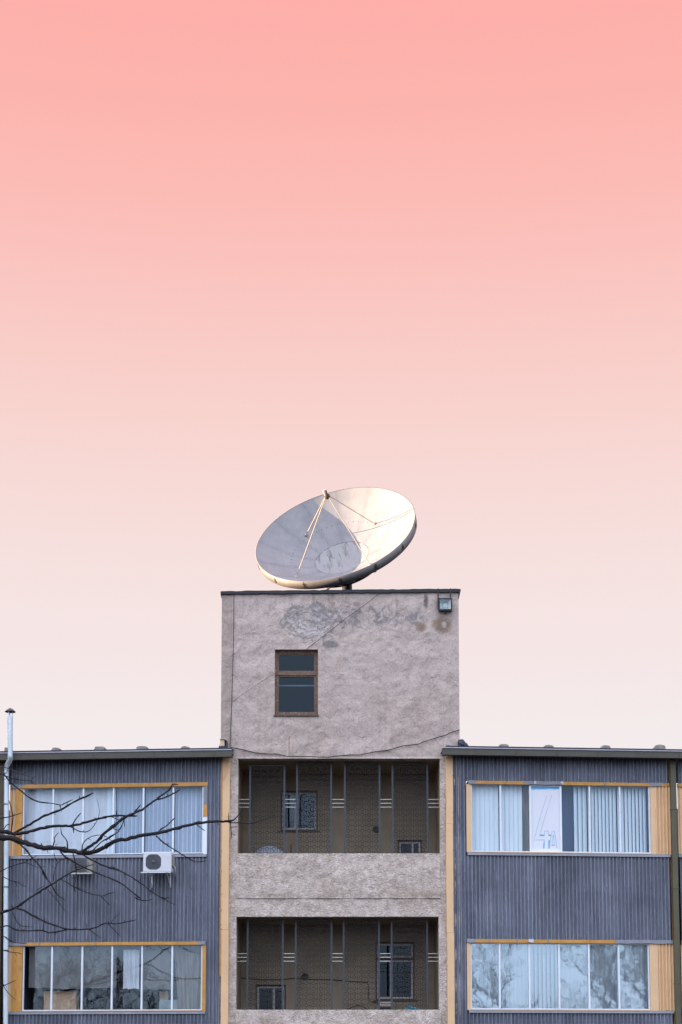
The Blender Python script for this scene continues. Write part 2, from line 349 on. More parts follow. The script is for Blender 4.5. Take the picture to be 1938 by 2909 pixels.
M_plaster = plaster_mat()
M_loggia = mat('loggia_plaster', (.29,.225,.16), .95, .3, 1.6, 30, .5, .01, dirt=.25)
M_coping = mat('bitumen_felt', (.022,.022,.03), .7, .3, 5, 40, .3)
M_clad = clad_mat('blue_grey_sheet', (.088,.096,.138), (.250,.262,.325), (.46,.47,.53))
M_cream = mat('cream_sheet', (.66,.42,.235), .55, .09, 2.5, 60, .1, .003, dirt=.10)
M_yellow = mat('ochre_trim', (.49,.235,.055), .6, .22, 6, 60, .2, .003, dirt=.5)
M_greytrim = mat('grey_flashing', (.20,.20,.235), .45, .25, 5, 50, .2, .004, dirt=.3)
M_torn = mat('torn_foil', (.42,.42,.47), .4, .25, 12, 60, .3, .01)
M_gutter = mat('olive_gutter', (.062,.055,.043), .55, .2, 3, 40, .1)
M_lip = mat('gutter_lip', (.32,.31,.36), .35, .2, 4, 30, .05)
M_roof = mat('dark_roof', (.02,.024,.045), .6, .3, 4, 30, .2)
M_olive = mat('olive_pipe', (.080,.070,.040), .5, .18, 3, 50, .1)
M_brown = mat('brown_pipe', (.06,.042,.022), .55, .35, 4, 40, .1, dirt=.4)
M_white = mat('white_paint', (.70,.72,.78), .45, .07, 6, 60, .1, dirt=.06)
M_alu = mat('pale_alu', (.66,.69,.76), .38, .1, 5, 40, .05)
M_blockmat = mat('weathered_concrete', (.24,.215,.195), .95, .4, 9, 50, 1.0, .02, dirt=.4)
M_wood = wood_mat('peeling_wood', (.085,.045,.027), (.19,.115,.075), (.36,.30,.26))
M_wood2 = wood_mat('dark_wood', (.05,.032,.022), (.10,.065,.045), (.2,.16,.14))
M_frame_w = mat('loggia_frame_paint', (.44,.40,.40), .6, .2, 7, 60, .2, dirt=.35)
M_black = mat('black_metal', (.012,.012,.014), .45, .3, 8, 60, .1)
M_grille = mat('grille_iron', (.040,.042,.058), .5, .3, 8, 60, .1)
M_lattice = mat('lattice_iron', (.013,.012,.013), .6, .3, 8, 60, .1)
M_rod = mat('white_rod', (.48,.46,.42), .5, .1, 20, 90, .1)
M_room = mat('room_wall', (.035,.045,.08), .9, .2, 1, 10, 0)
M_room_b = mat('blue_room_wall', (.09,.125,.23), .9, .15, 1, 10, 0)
M_galv = mat('galvanised_steel', (.50,.56,.62), .38, .25, 7, 30, .1, metal=.25, stretch=(1,1,.25), dirt=.25)
M_blackcap = mat('cap_metal', (.07,.09,.12), .4, .4, 7, 30, .1, metal=.3)
M_bark = mat('bark', (.014,.011,.013), .9, .45, 14, 70, .8, .01)
M_bark2 = mat('pale_twig', (.050,.036,.038), .9, .4, 14, 70, .5, .01)
M_cable = mat('cable_sheath', (.018,.016,.018), .6, .2, 8, 40, 0)
M_acw = mat('white_casing', (.57,.57,.61), .45, .06, 5, 40, .05, dirt=.12)
M_acb = mat('beige_casing', (.22,.205,.18), .6, .15, 5, 40, .1, dirt=.3)
M_acg = mat('fan_grille', (.075,.075,.09), .6, .2, 9, 60, .1)
M_mirror = mat('reflector_metal', (.42,.46,.45), .28, .08, 5, 30, 0, metal=.8)
M_led = mat('lamp_plate', (.42,.47,.45), .5, .1, 9, 60, 0)
M_slat = cloth('vertical_slat', (.60,.70,.78), .10, .05)
M_slat2 = cloth('pale_slat', (.66,.75,.82), .10, .05)
M_slat_mid = cloth('mid_slat', (.44,.53,.60), .1, .08)
M_slat_blue = cloth('blue_slat', (.27,.345,.47), .08, .06)
M_net = cloth('net_curtain', (.58,.62,.69), .12, .12)
M_grey_blind = cloth('grey_roller', (.15,.15,.152), .1, .15)
M_grey_curtain = cloth('grey_curtain', (.20,.185,.175), .1, .3)
M_card = mat('cardboard', (.36,.23,.13), .85, .12, 4, 40, .1)
M_card2 = mat('grey_green_box', (.20,.26,.27), .8, .12, 4, 40, .1)
M_panel = mat('white_panel', (.66,.66,.73), .55, .05, 1.2, 30, .1)
M_blue = mat('blue_paint', (.10,.38,.66), .5, .2, 9, 60, .1)
M_line = mat('blue_grey_line', (.34,.41,.52), .6, .25, 9, 60, 0)
M_bag = mat('blue_bag', (.22,.52,.78), .4, .4, 14, 60, .4, .02)
M_dishsmall = mat('pale_plastic', (.40,.43,.50), .5, .1, 5, 40, .05)
M_pot = mat('cream_pot', (.62,.43,.28), .8, .2, 10, 60, .3, dirt=.3)
M_lead = mat('stone_cap', (.40,.36,.34), .8, .2, 10, 60, .3)
M_felt = mat('crumpled_felt', (.02,.026,.05), .45, .5, 12, 60, .6, .02)
M_felt2 = mat('felt_patch', (.30,.28,.29), .7, .3, 12, 60, .4, .02)
M_ground = mat('ground_asphalt', (.040,.040,.039), .9, .3, .3, 12, .4, .02)
M_glass_a = glass('window_glass', refl=1.3, wob=.006, base=.0)
M_glass_b = glass('window_glass_mirror', refl=3.2, wob=.008, wscale=2.2, base=.24)
M_glass_c = glass('window_glass_grimy', refl=1.5, wob=.010, wscale=2.0, base=.04)
M_glass_d = glass('dark_glass', tint=(.45,.5,.6), refl=.6, wob=.01, base=.005)

# ------------------------------------------------------------------ ground
g = MB().quad((-400,-400,0),(400,-400,0),(400,900,0),(-400,900,0)).build('ground', M_ground); tag(g, kind='structure')

# ------------------------------------------------------------------ walls with holes
def grid_wall(mb, x0, x1, z0, z1, holes, y, step=.12, disp=0, dscale=1.3, reveal=.2, seed=0, m=0, mr_=0):
    def cuts(a, b, hs):
        cs = {a, b}
        for h in hs:
            for q in h:
                if a < q < b: cs.add(q)
        cs = sorted(cs); out = [cs[0]]
        for p, q in zip(cs, cs[1:]):
            n = max(1, int((q-p)/step))
            out += [p+(q-p)*i/n for i in range(1, n+1)]
        return out
    xs = cuts(x0, x1, [(h[0], h[1]) for h in holes]); zs = cuts(z0, z1, [(h[2], h[3]) for h in holes])
    vid = {}; vs = []; fs = []
    def edge(x, z):
        d = min(x-x0, x1-x, z-z0, z1-z)
        for h in holes:
            dx = max(h[0]-x, x-h[1], 0); dz = max(h[2]-z, z-h[3], 0); d = min(d, math.hypot(dx, dz))
        return min(1, max(0, d)/.15)
    def V(i, j):
        if (i, j) not in vid:
            x, z = xs[i], zs[j]; dy = 0
            if disp: dy = disp*edge(x, z)*(mnoise.noise(Vector((x*dscale, seed, z*dscale)))+.5*mnoise.noise(Vector((x*dscale*3, seed, z*dscale*3))))
            vid[(i, j)] = len(vs); vs.append((x, y+dy, z))
        return vid[(i, j)]
    for i in range(len(xs)-1):
        for j in range(len(zs)-1):
            cx, cz = (xs[i]+xs[i+1])/2, (zs[j]+zs[j+1])/2
            if any(h[0] < cx < h[1] and h[2] < cz < h[3] for h in holes): continue
            fs.append((V(i, j), V(i+1, j), V(i+1, j+1), V(i, j+1)))
    mb.add(vs, fs, m, bool(disp))
    for a, b, c, d in holes:
        t = reveal
        mb.quad((a,y,c),(a,y,d),(a,y+t,d),(a,y+t,c), mr_); mb.quad((b,y,d),(b,y,c),(b,y+t,c),(b,y+t,d), mr_)
        mb.quad((a,y,d),(b,y,d),(b,y+t,d),(a,y+t,d), mr_); mb.quad((b,y,c),(a,y,c),(a,y+t,c),(b,y+t,c), mr_)
    return mb

# ------------------------------------------------------------------ stair tower
tower = thing('stair_tower', 'grey plastered stair tower with two dark grilled loggias and a satellite dish on its roof', 'building')
xl = W0.px(629, 1900)[0]; xr = W0.px(1304.5, 1900)[0]; ztop = W0.px(969, 1683)[1]
win = W0.rect(780.7, 1845, 903.5, 2034)
lg1 = W0.rect(676, 2155, 1250.5, 2426); lg2 = W0.rect(671, 2604, 1247.5, 2870)
YB = 1.77
mb = MB(); grid_wall(mb, xl, xr, 0, ztop, [win, lg1, lg2], 0, .06, .032, 2.6, .22)
# sides, back
mb.quad((xl,0,0),(xl,0,ztop),(xl,5.5,ztop),(xl,5.5,0)).quad((xr,0,ztop),(xr,0,0),(xr,5.5,0),(xr,5.5,ztop)).quad((xl,5.5,0),(xl,5.5,ztop),(xr,5.5,ztop),(xr,5.5,0))
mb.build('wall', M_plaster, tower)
MB().quad((xl,.3,ztop-.02),(xr,.3,ztop-.02),(xr,5.5,ztop-.02),(xl,5.5,ztop-.02)).build('roof', M_coping, tower)
# bitumen coping, a little higher to the right as in the photo
mb = MB()
zA = W0.px(633, 1689)[1]; zB = W0.px(1300, 1683)[1]; zA2 = W0.px(633, 1681)[1]; zB2 = W0.px(1300, 1674)[1]
n = 46; rnd = random.Random(3)
ctop = []
for i in range(n+1):
    f = i/n; x = xl-.03+f*(xr-xl+.07)
    j = rnd.uniform(-.008, .008)
    ctop.append((x, zA+(zB-zA)*f+rnd.uniform(-.006, .006), zA2+(zB2-zA2)*f+j))
for (xa, za, zb_), (xb, zc, zd) in zip(ctop, ctop[1:]):
    y0, y1 = -.05, .34
    mb.add([(xa,y0,za),(xb,y0,zc),(xb,y0,zd),(xa,y0,zb_),(xa,y1,za),(xb,y1,zc),(xb,y1,zd),(xa,y1,zb_)], [(0,1,2,3),(3,2,6,7),(0,4,5,1),(7,6,5,4)])
for k in (0, -1):
    x, a, b_ = ctop[k]; mb.quad((x,-.05,a),(x,-.05,b_),(x,.34,b_),(x,.34,a))
xc, zc1, zc2 = ctop[-1]
mb.add([(xc-.03,-.055,zc1),(xc+.02,-.055,zc2),(xc+.02,.3,zc2),(xc-.03,.3,zc1),(xc-.03,-.055,zc1-.14),(xc-.03,.3,zc1-.14)], [(0,1,4),(3,5,2),(1,2,5,4),(0,4,5,3)])
mb.build('coping', M_coping, tower)
# upper window
def simple_window(parent, F, r, y, fw, m_frame, m_glass, transom=None, mull=None, label=None, depth=.07, sill=None, mr_=None, inner=None):
    x0, x1, z0, z1 = r
    f = MB(); f.box(x0, x0+fw, y, y+depth, z0, z1).box(x1-fw, x1, y, y+depth, z0, z1).box(x0+fw, x1-fw, y, y+depth, z0, z0+fw).box(x0+fw, x1-fw, y, y+depth, z1-fw, z1)
    cells = [(x0+fw, x1-fw, z0+fw, z1-fw)]
    if transom:
        tz, tw = transom; f.box(x0+fw, x1-fw, y-.012, y+depth-.01, tz-tw/2, tz+tw/2)
        cells = [(x0+fw, x1-fw, z0+fw, tz-tw/2), (x0+fw, x1-fw, tz+tw/2, z1-fw)]
    w = f.build('window', m_frame, parent)
    if label: w['label'] = label
    if inner:
        s = MB()
        for a, b, c, d in cells:
            k = inner; yy = y+.012
            s.box(a, a+k, yy, yy+.04, c, d).box(b-k, b, yy, yy+.04, c, d).box(a+k, b-k, yy, yy+.04, c, c+k).box(a+k, b-k, yy, yy+.04, d-k, d)
            if mull: s.box((a+b)/2+mull, (a+b)/2+mull+.045, yy, yy+.04, c+k, d-k)
        s.build('sash', mr_ or m_frame, w)
    p = MB()
    for a, b, c, d in cells: p.quad((a,y+.035,c),(b,y+.035,c),(b,y+.035,d),(a,y+.035,d))
    p.build('pane', m_glass, w)
    if sill: MB().box(x0-sill, x1+sill, y-.09, y+.02, z0-.04, z0-.002).build('sill', M_wood2, w)
    return w
zt = W0.px(840, 1914, .1)[1]
simple_window(tower, W0, (win[0], win[1], win[2]+.03, win[3]), .10, .055, M_wood, M_glass_d, (zt, .075), None, 'peeling brown wooden window with two dark panes high on the tower', inner=.035, mr_=M_wood)
MB().box(win[0]-.02, win[1]+.02, -.03, .14, win[2]-.012, win[2]+.028).build('sill', M_wood2, tower)
def room(F, parent, r, y0, depth, m=M_room, name='room'):
    x0, x1, z0, z1 = r; y1 = y0+depth
    return MB().quad((x0,y0,z0),(x0,y0,z1),(x0,y1,z1),(x0,y1,z0)).quad((x1,y0,z1),(x1,y0,z0),(x1,y1,z0),(x1,y1,z1)).quad((x0,y0,z1),(x1,y0,z1),(x1,y1,z1),(x0,y1,z1)).quad((x1,y0,z0),(x0,y0,z0),(x0,y1,z0),(x1,y1,z0)).quad((x0,y1,z0),(x0,y1,z1),(x1,y1,z1),(x1,y1,z0)).build(name, m, parent)
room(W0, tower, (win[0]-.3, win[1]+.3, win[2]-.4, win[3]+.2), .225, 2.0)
# pale rail seen through the lower pane
zz = W0.px(840, 1948, .4)[1]; x0 = W0.px(790, 1948, .4)[0]; x1 = W0.px(895, 1948, .4)[0]
o = MB().bar((x0-.1,.4,zz),(x1+.1,.4,zz),.02,.035).build('curtain_rail', M_alu, F=W0, base=(x0,.4,zz)); tag(o, 'pale horizontal curtain rail inside the brown window of the tower', 'curtain rail')

# loggias
def loggia(r, wins, zfloor):
    x0, x1, z0, z1 = r; ya = .22
    mb = MB(); grid_wall(mb, x0, x1, zfloor, z1, wins, YB, .4, 0, 1, .16)
    mb.quad((x0,ya,zfloor),(x0,ya,z1),(x0,YB,z1),(x0,YB,zfloor)).quad((x1,ya,z1),(x1,ya,zfloor),(x1,YB,zfloor),(x1,YB,z1))
    mb.quad((x0,ya,z1),(x1,ya,z1),(x1,YB,z1),(x0,YB,z1)).quad((x1,ya,zfloor),(x0,ya,zfloor),(x0,YB,zfloor),(x1,YB,zfloor))
    mb.quad((x1,ya,zfloor),(x1,ya,z0),(x0,ya,z0),(x0,ya,zfloor))
    mb.build('loggia_wall', M_loggia, tower)
f1 = lg1[2]-1.0; f2 = lg2[2]-1.0
w1a = W0.rect(797, 2246, 903, 2360, YB); w1b = W0.rect(1130, 2386, 1199, 2470, YB)
w2a = W0.rect(1067, 2676, 1178, 2841, YB); w2b = W0.rect(726, 2797, 812, 2900, YB)
loggia(lg1, [w1a, w1b], f1); loggia(lg2, [w2a, w2b], f2)
for r, tr, lab in ((w1a, None, 'pale framed window on the back wall of the upper loggia'), (w1b, None, 'small low window in the right of the upper loggia'), (w2a, W0.px(1120, 2723, YB)[1], 'tall two pane window on the back wall of the lower loggia'), (w2b, None, 'small low window in the left of the lower loggia')):
    simple_window(tower, W0, r, YB+.07, .035, M_wood2, M_glass_d if r is not w1a else M_glass_a, (tr, .06) if tr else None, -.12 if r in (w1a, w2a) else .05, lab, inner=.045, mr_=M_frame_w, sill=.06 if r in (w1a, w2a) else None)
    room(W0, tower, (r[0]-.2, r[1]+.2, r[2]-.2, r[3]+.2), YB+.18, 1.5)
# parapet, proud of the wall
mb = MB(); px0, px1 = W0.px(673, 2500, -.02)[0], W0.px(1251, 2500, -.02)[0]
for zhi, zlo in ((lg1[2], W0.px(969, 2551, -.05)[1]), (lg2[2], lg2[2]-1.0)):
    mb2 = MB(); grid_wall(mb2, px0, px1, zlo, zhi+.012, [], -.022, .07, .03, 2.2)
    mb2.quad((px0,-.022,zhi+.012),(px1,-.022,zhi+.012),(px1,.235,zhi+.012),(px0,.235,zhi+.012)).quad((px0,0,zlo),(px1,0,zlo),(px1,-.022,zlo),(px0,-.022,zlo))
    mb2.quad((px0,-.022,zlo),(px0,-.022,zhi+.012),(px0,.1,zhi+.012),(px0,.1,zlo)).quad((px1,-.022,zhi+.012),(px1,-.022,zlo),(px1,.1,zlo),(px1,.1,zhi+.012))
    mb2.build('parapet', M_plaster, tower)

# ------------------------------------------------------------------ grilles
def grille(r, posts, rods_y, label, ytop, thick):
    YG = .34; g = thing('loggia_grille', label, 'metal grille', W0, ((r[0]+r[1])/2, YG, r[2]), None)
    zb = r[2]-.05; cols = []
    for (pa, pb), yt, tk in zip(posts, ytop, thick):
        za = W0.px(969, yt, YG)[1]
        xa0 = W0.px(pa, 2300 if r is lg1 else 2740, YG)[0]; xb0 = W0.px(pb, 2300 if r is lg1 else 2740, YG)[0]
        fr = MB().box(xa0-.022, xb0+.022, YG-.02, YG+.02, za-tk, za).build('panel', M_black, g)
        for xx in (xa0, xb0): MB().box(xx-.022, xx+.022, YG-.018, YG+.018, zb, za-tk).build('post', M_grille, fr)
        lt = MB(); b = .0095; px_, pz_ = (xb0-xa0)/5, .126; s = .036
        nrow = int((za-tk-zb)/pz_)
        for k in range(1, 5): lt.box(xa0+k*px_-.004, xa0+k*px_+.004, YG+.002, YG+.010, zb, za-tk)
        for i in range(5):
            cx = xa0+(i+.5)*px_
            for j in range(nrow+1):
                cz = za-tk-.05-j*pz_
                if cz-s < zb: continue
                lt.box(cx-s, cx+s, YG-.008, YG+.008, cz+s-b, cz+s).box(cx-s, cx+s, YG-.008, YG+.008, cz-s, cz-s+b)
                lt.box(cx-s, cx-s+b, YG-.008, YG+.008, cz-s+b, cz+s-b).box(cx+s-b, cx+s, YG-.008, YG+.008, cz-s+b, cz+s-b)
                lt.box(cx-b/2, cx+b/2, YG-.006, YG+.006, cz+s, cz+s+pz_-2*s)
                lt.box(cx-px_/2+.004, cx-s, YG-.006, YG+.006, cz-b/2, cz+b/2).box(cx+s, cx+px_/2-.004, YG-.006, YG+.006, cz-b/2, cz+b/2)
        lt.build('lattice', M_lattice, fr); cols.append((xa0, xb0))
    xs = [r[0]]+[c for ab in cols for c in ab]+[r[1]]
    for k in range(0, len(xs), 2):
        for yy in rods_y:
            z = W0.px(969, yy, YG)[1]; MB().tube([(xs[k]+(.02 if k else 0), YG-.01, z),(xs[k+1]-(.02 if k < len(xs)-2 else 0), YG-.01, z)], .0105, 6).build('rod', M_rod, g)
grille(lg1, [(710.5,808),(844,941),(980,1078.5),(1115.5,1214.5)], (2271.5,2282.5,2293.5), 'dark iron grille of four lattice panels closing the upper loggia', (2174,2166,2166,2167), (.03,.05,.05,.05))
grille(lg2, [(703.5,803.5),(840.5,942),(976.5,1077),(1113,1214)], (2709.5,2720,2731), 'dark iron grille of four lattice panels closing the lower loggia', (2612,2611,2612,2615), (.03,.05,.03,.03))

# things in the loggias
c = W0.P(765, 2440, 1.3)
dz = MB(); prof = [(.01,.10),(.12,.095),(.25,.075),(.36,.035),(.43,-.02),(.44,-.03),(.41,-.03)]
dz.lathe(prof, (0,0,0), 40, axis='Y'); 
sd = dz.build('spare_dish', M_dishsmall, F=W0, base=(0,0,0)); sd.location = c+Vector((0, 0, -.13)); sd.rotation_euler = (R(-14), 0, math.pi); tag(sd, 'round pale spare dish leaning behind the grille in the upper loggia', 'dish')
a = W0.P(826, 2425, 1.0); b = W0.P(827, 2398, 1.0)
o = MB().bar(a-Vector((0,0,1.0)), b, .03).bar(a-Vector((0,0,.03)), a+Vector((.06,0,-.03)), .03).build('wooden_stick', M_wood2, F=W0, base=a-Vector((0,0,1.0))); tag(o, 'brown wooden stick standing upright behind the upper parapet', 'stick')
def vent(px, py, lab):
    c = W0.P(px, py, YB-.02); o = MB(); o.lathe([(.03,.0),(.045,-.01),(.075,-.01),(.085,.0),(.085,.02)], c, 20, axis='Y').lathe([(.0,.01),(.03,.01)], c, 20, axis='Y')
    o = o.build('vent_ring', M_black, F=W0, base=c); tag(o, lab, 'vent')
vent(1069, 2356, 'black round vent ring on the back wall of the upper loggia'); vent(866, 2774, 'small black round vent on the back wall of the lower loggia')
pts = [(682,2778),(705,2779),(740,2783),(795,2783),(835,2779),(880,2782),(945,2783),(1000,2788),(1044,2790),(1047,2800),(1047,2838),(1055,2846),(1075,2850)]
o = MB().tube([W0.P(x, y, YB-.02) for x, y in pts], .009, 6).build('wall_cable', M_cable, F=W0, base=W0.P(682,2778,YB-.02)); tag(o, 'black cable running along the back wall of the lower loggia', 'cable')
pts = [(988,2869),(1000,2861),(1015,2857),(1030,2858),(1042,2866)]
o = MB().tube([W0.P(x, y, 1.2) for x, y in pts], .012, 6).build('hose_loop', M_cable, F=W0, base=W0.P(988,2869,1.2)); tag(o, 'dark hose loop just above the lower parapet', 'hose')
r = W0.rect(1076, 2844, 1116, 2905, 1.1)
rk = thing('slatted_rack', 'small dark rack with two pale slats behind the lower loggia grille', 'rack', W0, (r[0], 1.1, r[2]))
MB().box(r[0], r[0]+.03, 1.1, 1.3, r[2]-.4, r[3]).box(r[1]-.03, r[1], 1.1, 1.3, r[2]-.4, r[3]).box(r[0]+.03, r[1]-.03, 1.12, 1.28, r[2]-.4, r[3]-.14).build('body', M_black, rk)
for k in (0, 1): MB().box(r[0]+.032, r[1]-.032, 1.09, 1.2, r[3]-.05-.06*k, r[3]-.015-.06*k).build('slat', M_rod, rk)
bg_ = MB(); rr = random.Random(5); z0 = f2
P0, P1, P2 = W0.P(1152, 2856, .7), W0.P(1196, 2869, .7), W0.P(1154, 2876, .7)
bm = bmesh.new(); bmesh.ops.create_grid(bm, x_segments=12, y_segments=8, size=.5)
for v in bm.verts:
    u, w = v.co.x+.5, v.co.y+.5
    top = P0.z+(P1.z-P0.z)*u
    v.co = Vector((P0.x+(P1.x-P0.x)*1.15*u, .6+.2*math.sin(w*2.5)+rr.uniform(-.02,.02), top-.45*(1-w)+rr.uniform(-.01,.01)))
o = bg_.frombm(bm).build('plastic_sheet', M_bag, F=W0, base=(P0.x, .6, P0.z-.45)); tag(o, 'crumpled blue and white plastic sheet behind the lower parapet', 'plastic sheet')
sol = o.modifiers.new('thick', 'SOLIDIFY'); sol.thickness = .01

# ------------------------------------------------------------------ cables, wall marks and floodlight on the tower
def cable(pts, rad, lab, name='cable'):
    P = [W0.P(x, y, -.045) for x, y in pts]; o = MB().tube(P, rad, 6).build(name, M_cable, F=W0, base=P[0]); tag(o, lab, 'cable'); return o
cable([T2(*p) for p in ((80,1060),(160,1075),(240,1095),(320,1102),(380,1103),(440,1117),(560,1118),(640,1121),(700,1122),(770,1114),(830,1108),(900,1108),(1000,1088),(1080,1078),(1180,1050),(1270,1040),(1330,1018),(1400,995),(1440,985),(1490,962),(1537,948))], .011, 'black cable drooping along the foot of the tower above the upper loggia')
cable([T2(*p) for p in ((101,88),(99,300),(93,560),(86,800),(78,1000),(75,1060))], .008, 'thin black cable running straight down the left edge of the tower')
cable([T2(*p) for p in ((1032,72),(960,132),(880,192),(800,248),(770,272),(680,345),(560,436))], .006, 'thin dark wall mark slanting from the roof edge to the brown window')  # dark line on the plaster, built as a cable mesh
cable([T2(*p) for p in ((360,588),(270,645),(180,705),(90,770))], .004, 'thin faint wall mark slanting down from the brown window to the left')  # lower end of the same wall mark, also a cable mesh
fx0, fx1, fz0, fz1 = W0.rect(1246, 1699, 1284.5, 1734, -.16)
fl = thing('floodlight', 'black square floodlight hanging from the tower roof edge', 'floodlight', W0, ((fx0+fx1)/2, -.1, fz0))
h = MB(); t_ = .03
h.box(fx0, fx0+t_, -.17, -.08, fz0, fz1).box(fx1-t_, fx1, -.17, -.08, fz0, fz1).box(fx0+t_, fx1-t_, -.17, -.08, fz0, fz0+t_).box(fx0+t_, fx1-t_, -.17, -.08, fz1-t_, fz1).box(fx0, fx1, -.079, -.04, fz0, fz1)
h.box((fx0+fx1)/2-.03, (fx0+fx1)/2+.04, -.12, -.06, fz0-.04, fz0)
h.build('housing', M_black, fl)
a0, a1, c0, c1 = fx0+t_, fx1-t_, fz0+t_, fz1-t_; b0, b1, d0, d1 = a0+.075, a1-.075, c0+.06, c1-.08
MB().quad((a0,-.165,c0),(a0,-.165,c1),(b0,-.09,d1),(b0,-.09,d0)).quad((a1,-.165,c1),(a1,-.165,c0),(b1,-.09,d0),(b1,-.09,d1)).quad((a0,-.165,c1),(a1,-.165,c1),(b1,-.09,d1),(b0,-.09,d1)).quad((a1,-.165,c0),(a0,-.165,c0),(b0,-.09,d0),(b1,-.09,d0)).build('reflector', M_mirror, fl)
MB().box(b0, b1, -.095, -.085, d0, d1).build('lamp_plate', M_led, fl)
MB().quad((a0,-.168,c0),(a1,-.168,c0),(a1,-.168,c1),(a0,-.168,c1)).build('glass', M_glass_a, fl)
for q in (1245, 1280):
    xx = W0.px(q, 1690, -.07)[0]; zt_ = W0.px(q, 1674, -.07)[1]
    MB().box(xx-.016, xx+.016, -.075, -.06, fz1-.25 if q < 1250 else fz1-.01, zt_+.02).box(xx-.016, xx+.016, -.06, .3, zt_+.008, zt_+.022).build('strap', M_black, fl)

# ------------------------------------------------------------------ wings
PITCH = .0865
def corr(mb, x0, x1, z0, z1, y=0.0, amp=.026, pitch=PITCH, m=0, jag=None, per=8):
    n = max(2, int((x1-x0)/pitch*per)); vs = []
    for i in range(n+1):
        x = x0+(x1-x0)*i/n; s_ = math.sin(2*math.pi*x/pitch); s_ = math.copysign(abs(s_)**.75, s_)
        k = math.floor(x/pitch); dz = random.Random(k*7+int(z0*10)).uniform(-.008, .008)
        yy = y-amp*(1+s_); vs += [(x, yy, z0+dz), (x, yy, z1)]
    mb.add(vs, [(2*i, 2*i+2, 2*i+3, 2*i+1) for i in range(n)], m, True); return mb
def screws(mb, F, y, x0, x1, z, every, m=1):
    k = x0
    while k < x1:
        xx = (math.floor(k/PITCH)+.75)*PITCH; xx = (math.floor(k/PITCH)+.25)*PITCH
        mb.box(xx-.008, xx+.008, y-.060, y-.046, z-.008, z+.008, m); k += every
def wing(side):
    F = LW if side < 0 else RW
    nm = 'left' if side < 0 else 'right'
    root = thing('wing_building', 'left wing clad in blue grey corrugated sheet, two rows of windows and air conditioners' if side < 0 else 'right wing clad in blue grey corrugated sheet with a white 4A panel in its window', 'building', F, (0,0,0))
    if side < 0:
        gx0, gx1 = F.px(-330, 2140, -.38)[0], F.px(658.5, 2140, -.38)[0]
        zlip = F.px(330, 2135.5, -.38)[1]; zbot = F.px(330, 2154.5, -.38)[1]
        ex0, ex1 = F.px(-330, 2140)[0], F.px(629, 2400)[0]; sx0, sx1 = F.px(590, 2400)[0], ex1
        rows = [dict(win=(65,578,2236,2427), trim=(63,590,2226,2236.5)), dict(win=(65,575,2685,2871), trim=(74,587,2676.5,2685.5))]
        mul = [[150.5,236,322,407,492],[147,233,318,403,489]]
    else:
        gx0, gx1 = F.px(1257, 2140, -.38)[0], F.px(2270, 2140, -.38)[0]
        zlip = F.px(1600, 2130, -.38)[1]; zbot = F.px(1600, 2149, -.38)[1]
        ex0, ex1 = F.px(1287, 2400)[0], F.px(2270, 2400)[0]; sx0, sx1 = ex0, F.px(1325, 2400)[0]
        rows = [dict(win=(1338,1847,2230,2422), trim=(1335,1908,2222,2231)), dict(win=(1337,1845,2680,2868), trim=(1325,1906,2670,2679.5))]
        mul = [[1422.5,1507,1594,1676,1762],[1420,1504.5,1589,1674,1759]]
    zcl = zbot+.16
    # core, roof, gutter
    core = MB(); zr = zlip-.02
    xa, xb = (ex0, ex1+.02)
    bx0, bx1 = (ex0, .02) if side < 0 else (0.0, ex1)
    rf = MB(); y0, y1 = -.34, 7.0; rise = .10*(y1-y0)
    q = zlip+.015; tt = .05
    rx0, rx1 = gx0, gx1-.02
    if side > 0: rx0, rx1 = gx0+.1, gx1
    rf.add([(rx0,y0,q),(rx1,y0,q),(rx1,y1,q+rise),(rx0,y1,q+rise),(rx0,y0,q+tt),(rx1,y0,q+tt),(rx1,y1,q+rise+tt),(rx0,y1,q+rise+tt)], [(3,2,1,0),(4,5,6,7),(0,1,5,4),(1,2,6,5),(2,3,7,6),(3,0,4,7)])
    rf.build('roof', M_roof, root)
    MB().box(gx0+.01, gx1-.01, -.27, .12, zbot+.11, zbot+.13).build('soffit', M_wood2, root)
    gt = MB(); w = .13
    gt.box(gx0, gx1, -.40, -.392, zbot, zlip).box(gx0, gx1, -.392, -.392+w, zbot, zbot+.008).box(gx0, gx1, -.392+w, -.384+w, zbot, zlip+.01)
    gt.box(gx0, gx0+.006, -.392, -.392+w, zbot+.008, zlip, 0).box(gx1-.006, gx1, -.392, -.392+w, zbot+.008, zlip, 0)
    gt.tube([(gx0, -.404, zlip),(gx1, -.404, zlip)], .016, 8, 1)
    k = gx0+.75
    while k < gx1-.2:
        gt.box(k-.014, k+.014, -.4045, -.4005, zbot-.003, zlip-.018, 2); k += .95 if side > 0 else 1.4
    gt.build('gutter', [M_gutter, M_lip, M_brown], root)
    MB().quad((bx0,.12,0),(bx0,.12,zcl-.03),(bx0,6.9,zcl),(bx0,6.9,0)).quad((bx1,.12,zcl-.03),(bx1,.12,0),(bx1,6.9,0),(bx1,6.9,zcl)).quad((bx0,6.9,0),(bx0,6.9,zcl),(bx1,6.9,zcl),(bx1,6.9,0)).build('wall', M_loggia, root)
    # cladding bands
    if side < 0: bxa, bxb = F.px(29, 2400)[0], sx0
    else: bxa, bxb = sx1, F.px(1902, 2400)[0]
    zW = []
    for rw in rows:
        wx0, wx1, wz0, wz1 = F.rect(rw['win'][0], rw['win'][2], rw['win'][1], rw['win'][3], 0.0)
        tz0, tz1 = F.rect(rw['trim'][0], rw['trim'][2], rw['trim'][1], rw['trim'][3], -.03)[2:]
        sz1 = wz0; sz0 = F.rect(rw['win'][0], rw['win'][3], rw['win'][1], rw['win'][3]+10, -.05)[2]
        zW.append((wx0, wx1, wz0, wz1, tz0, tz1, sz0, sz1))
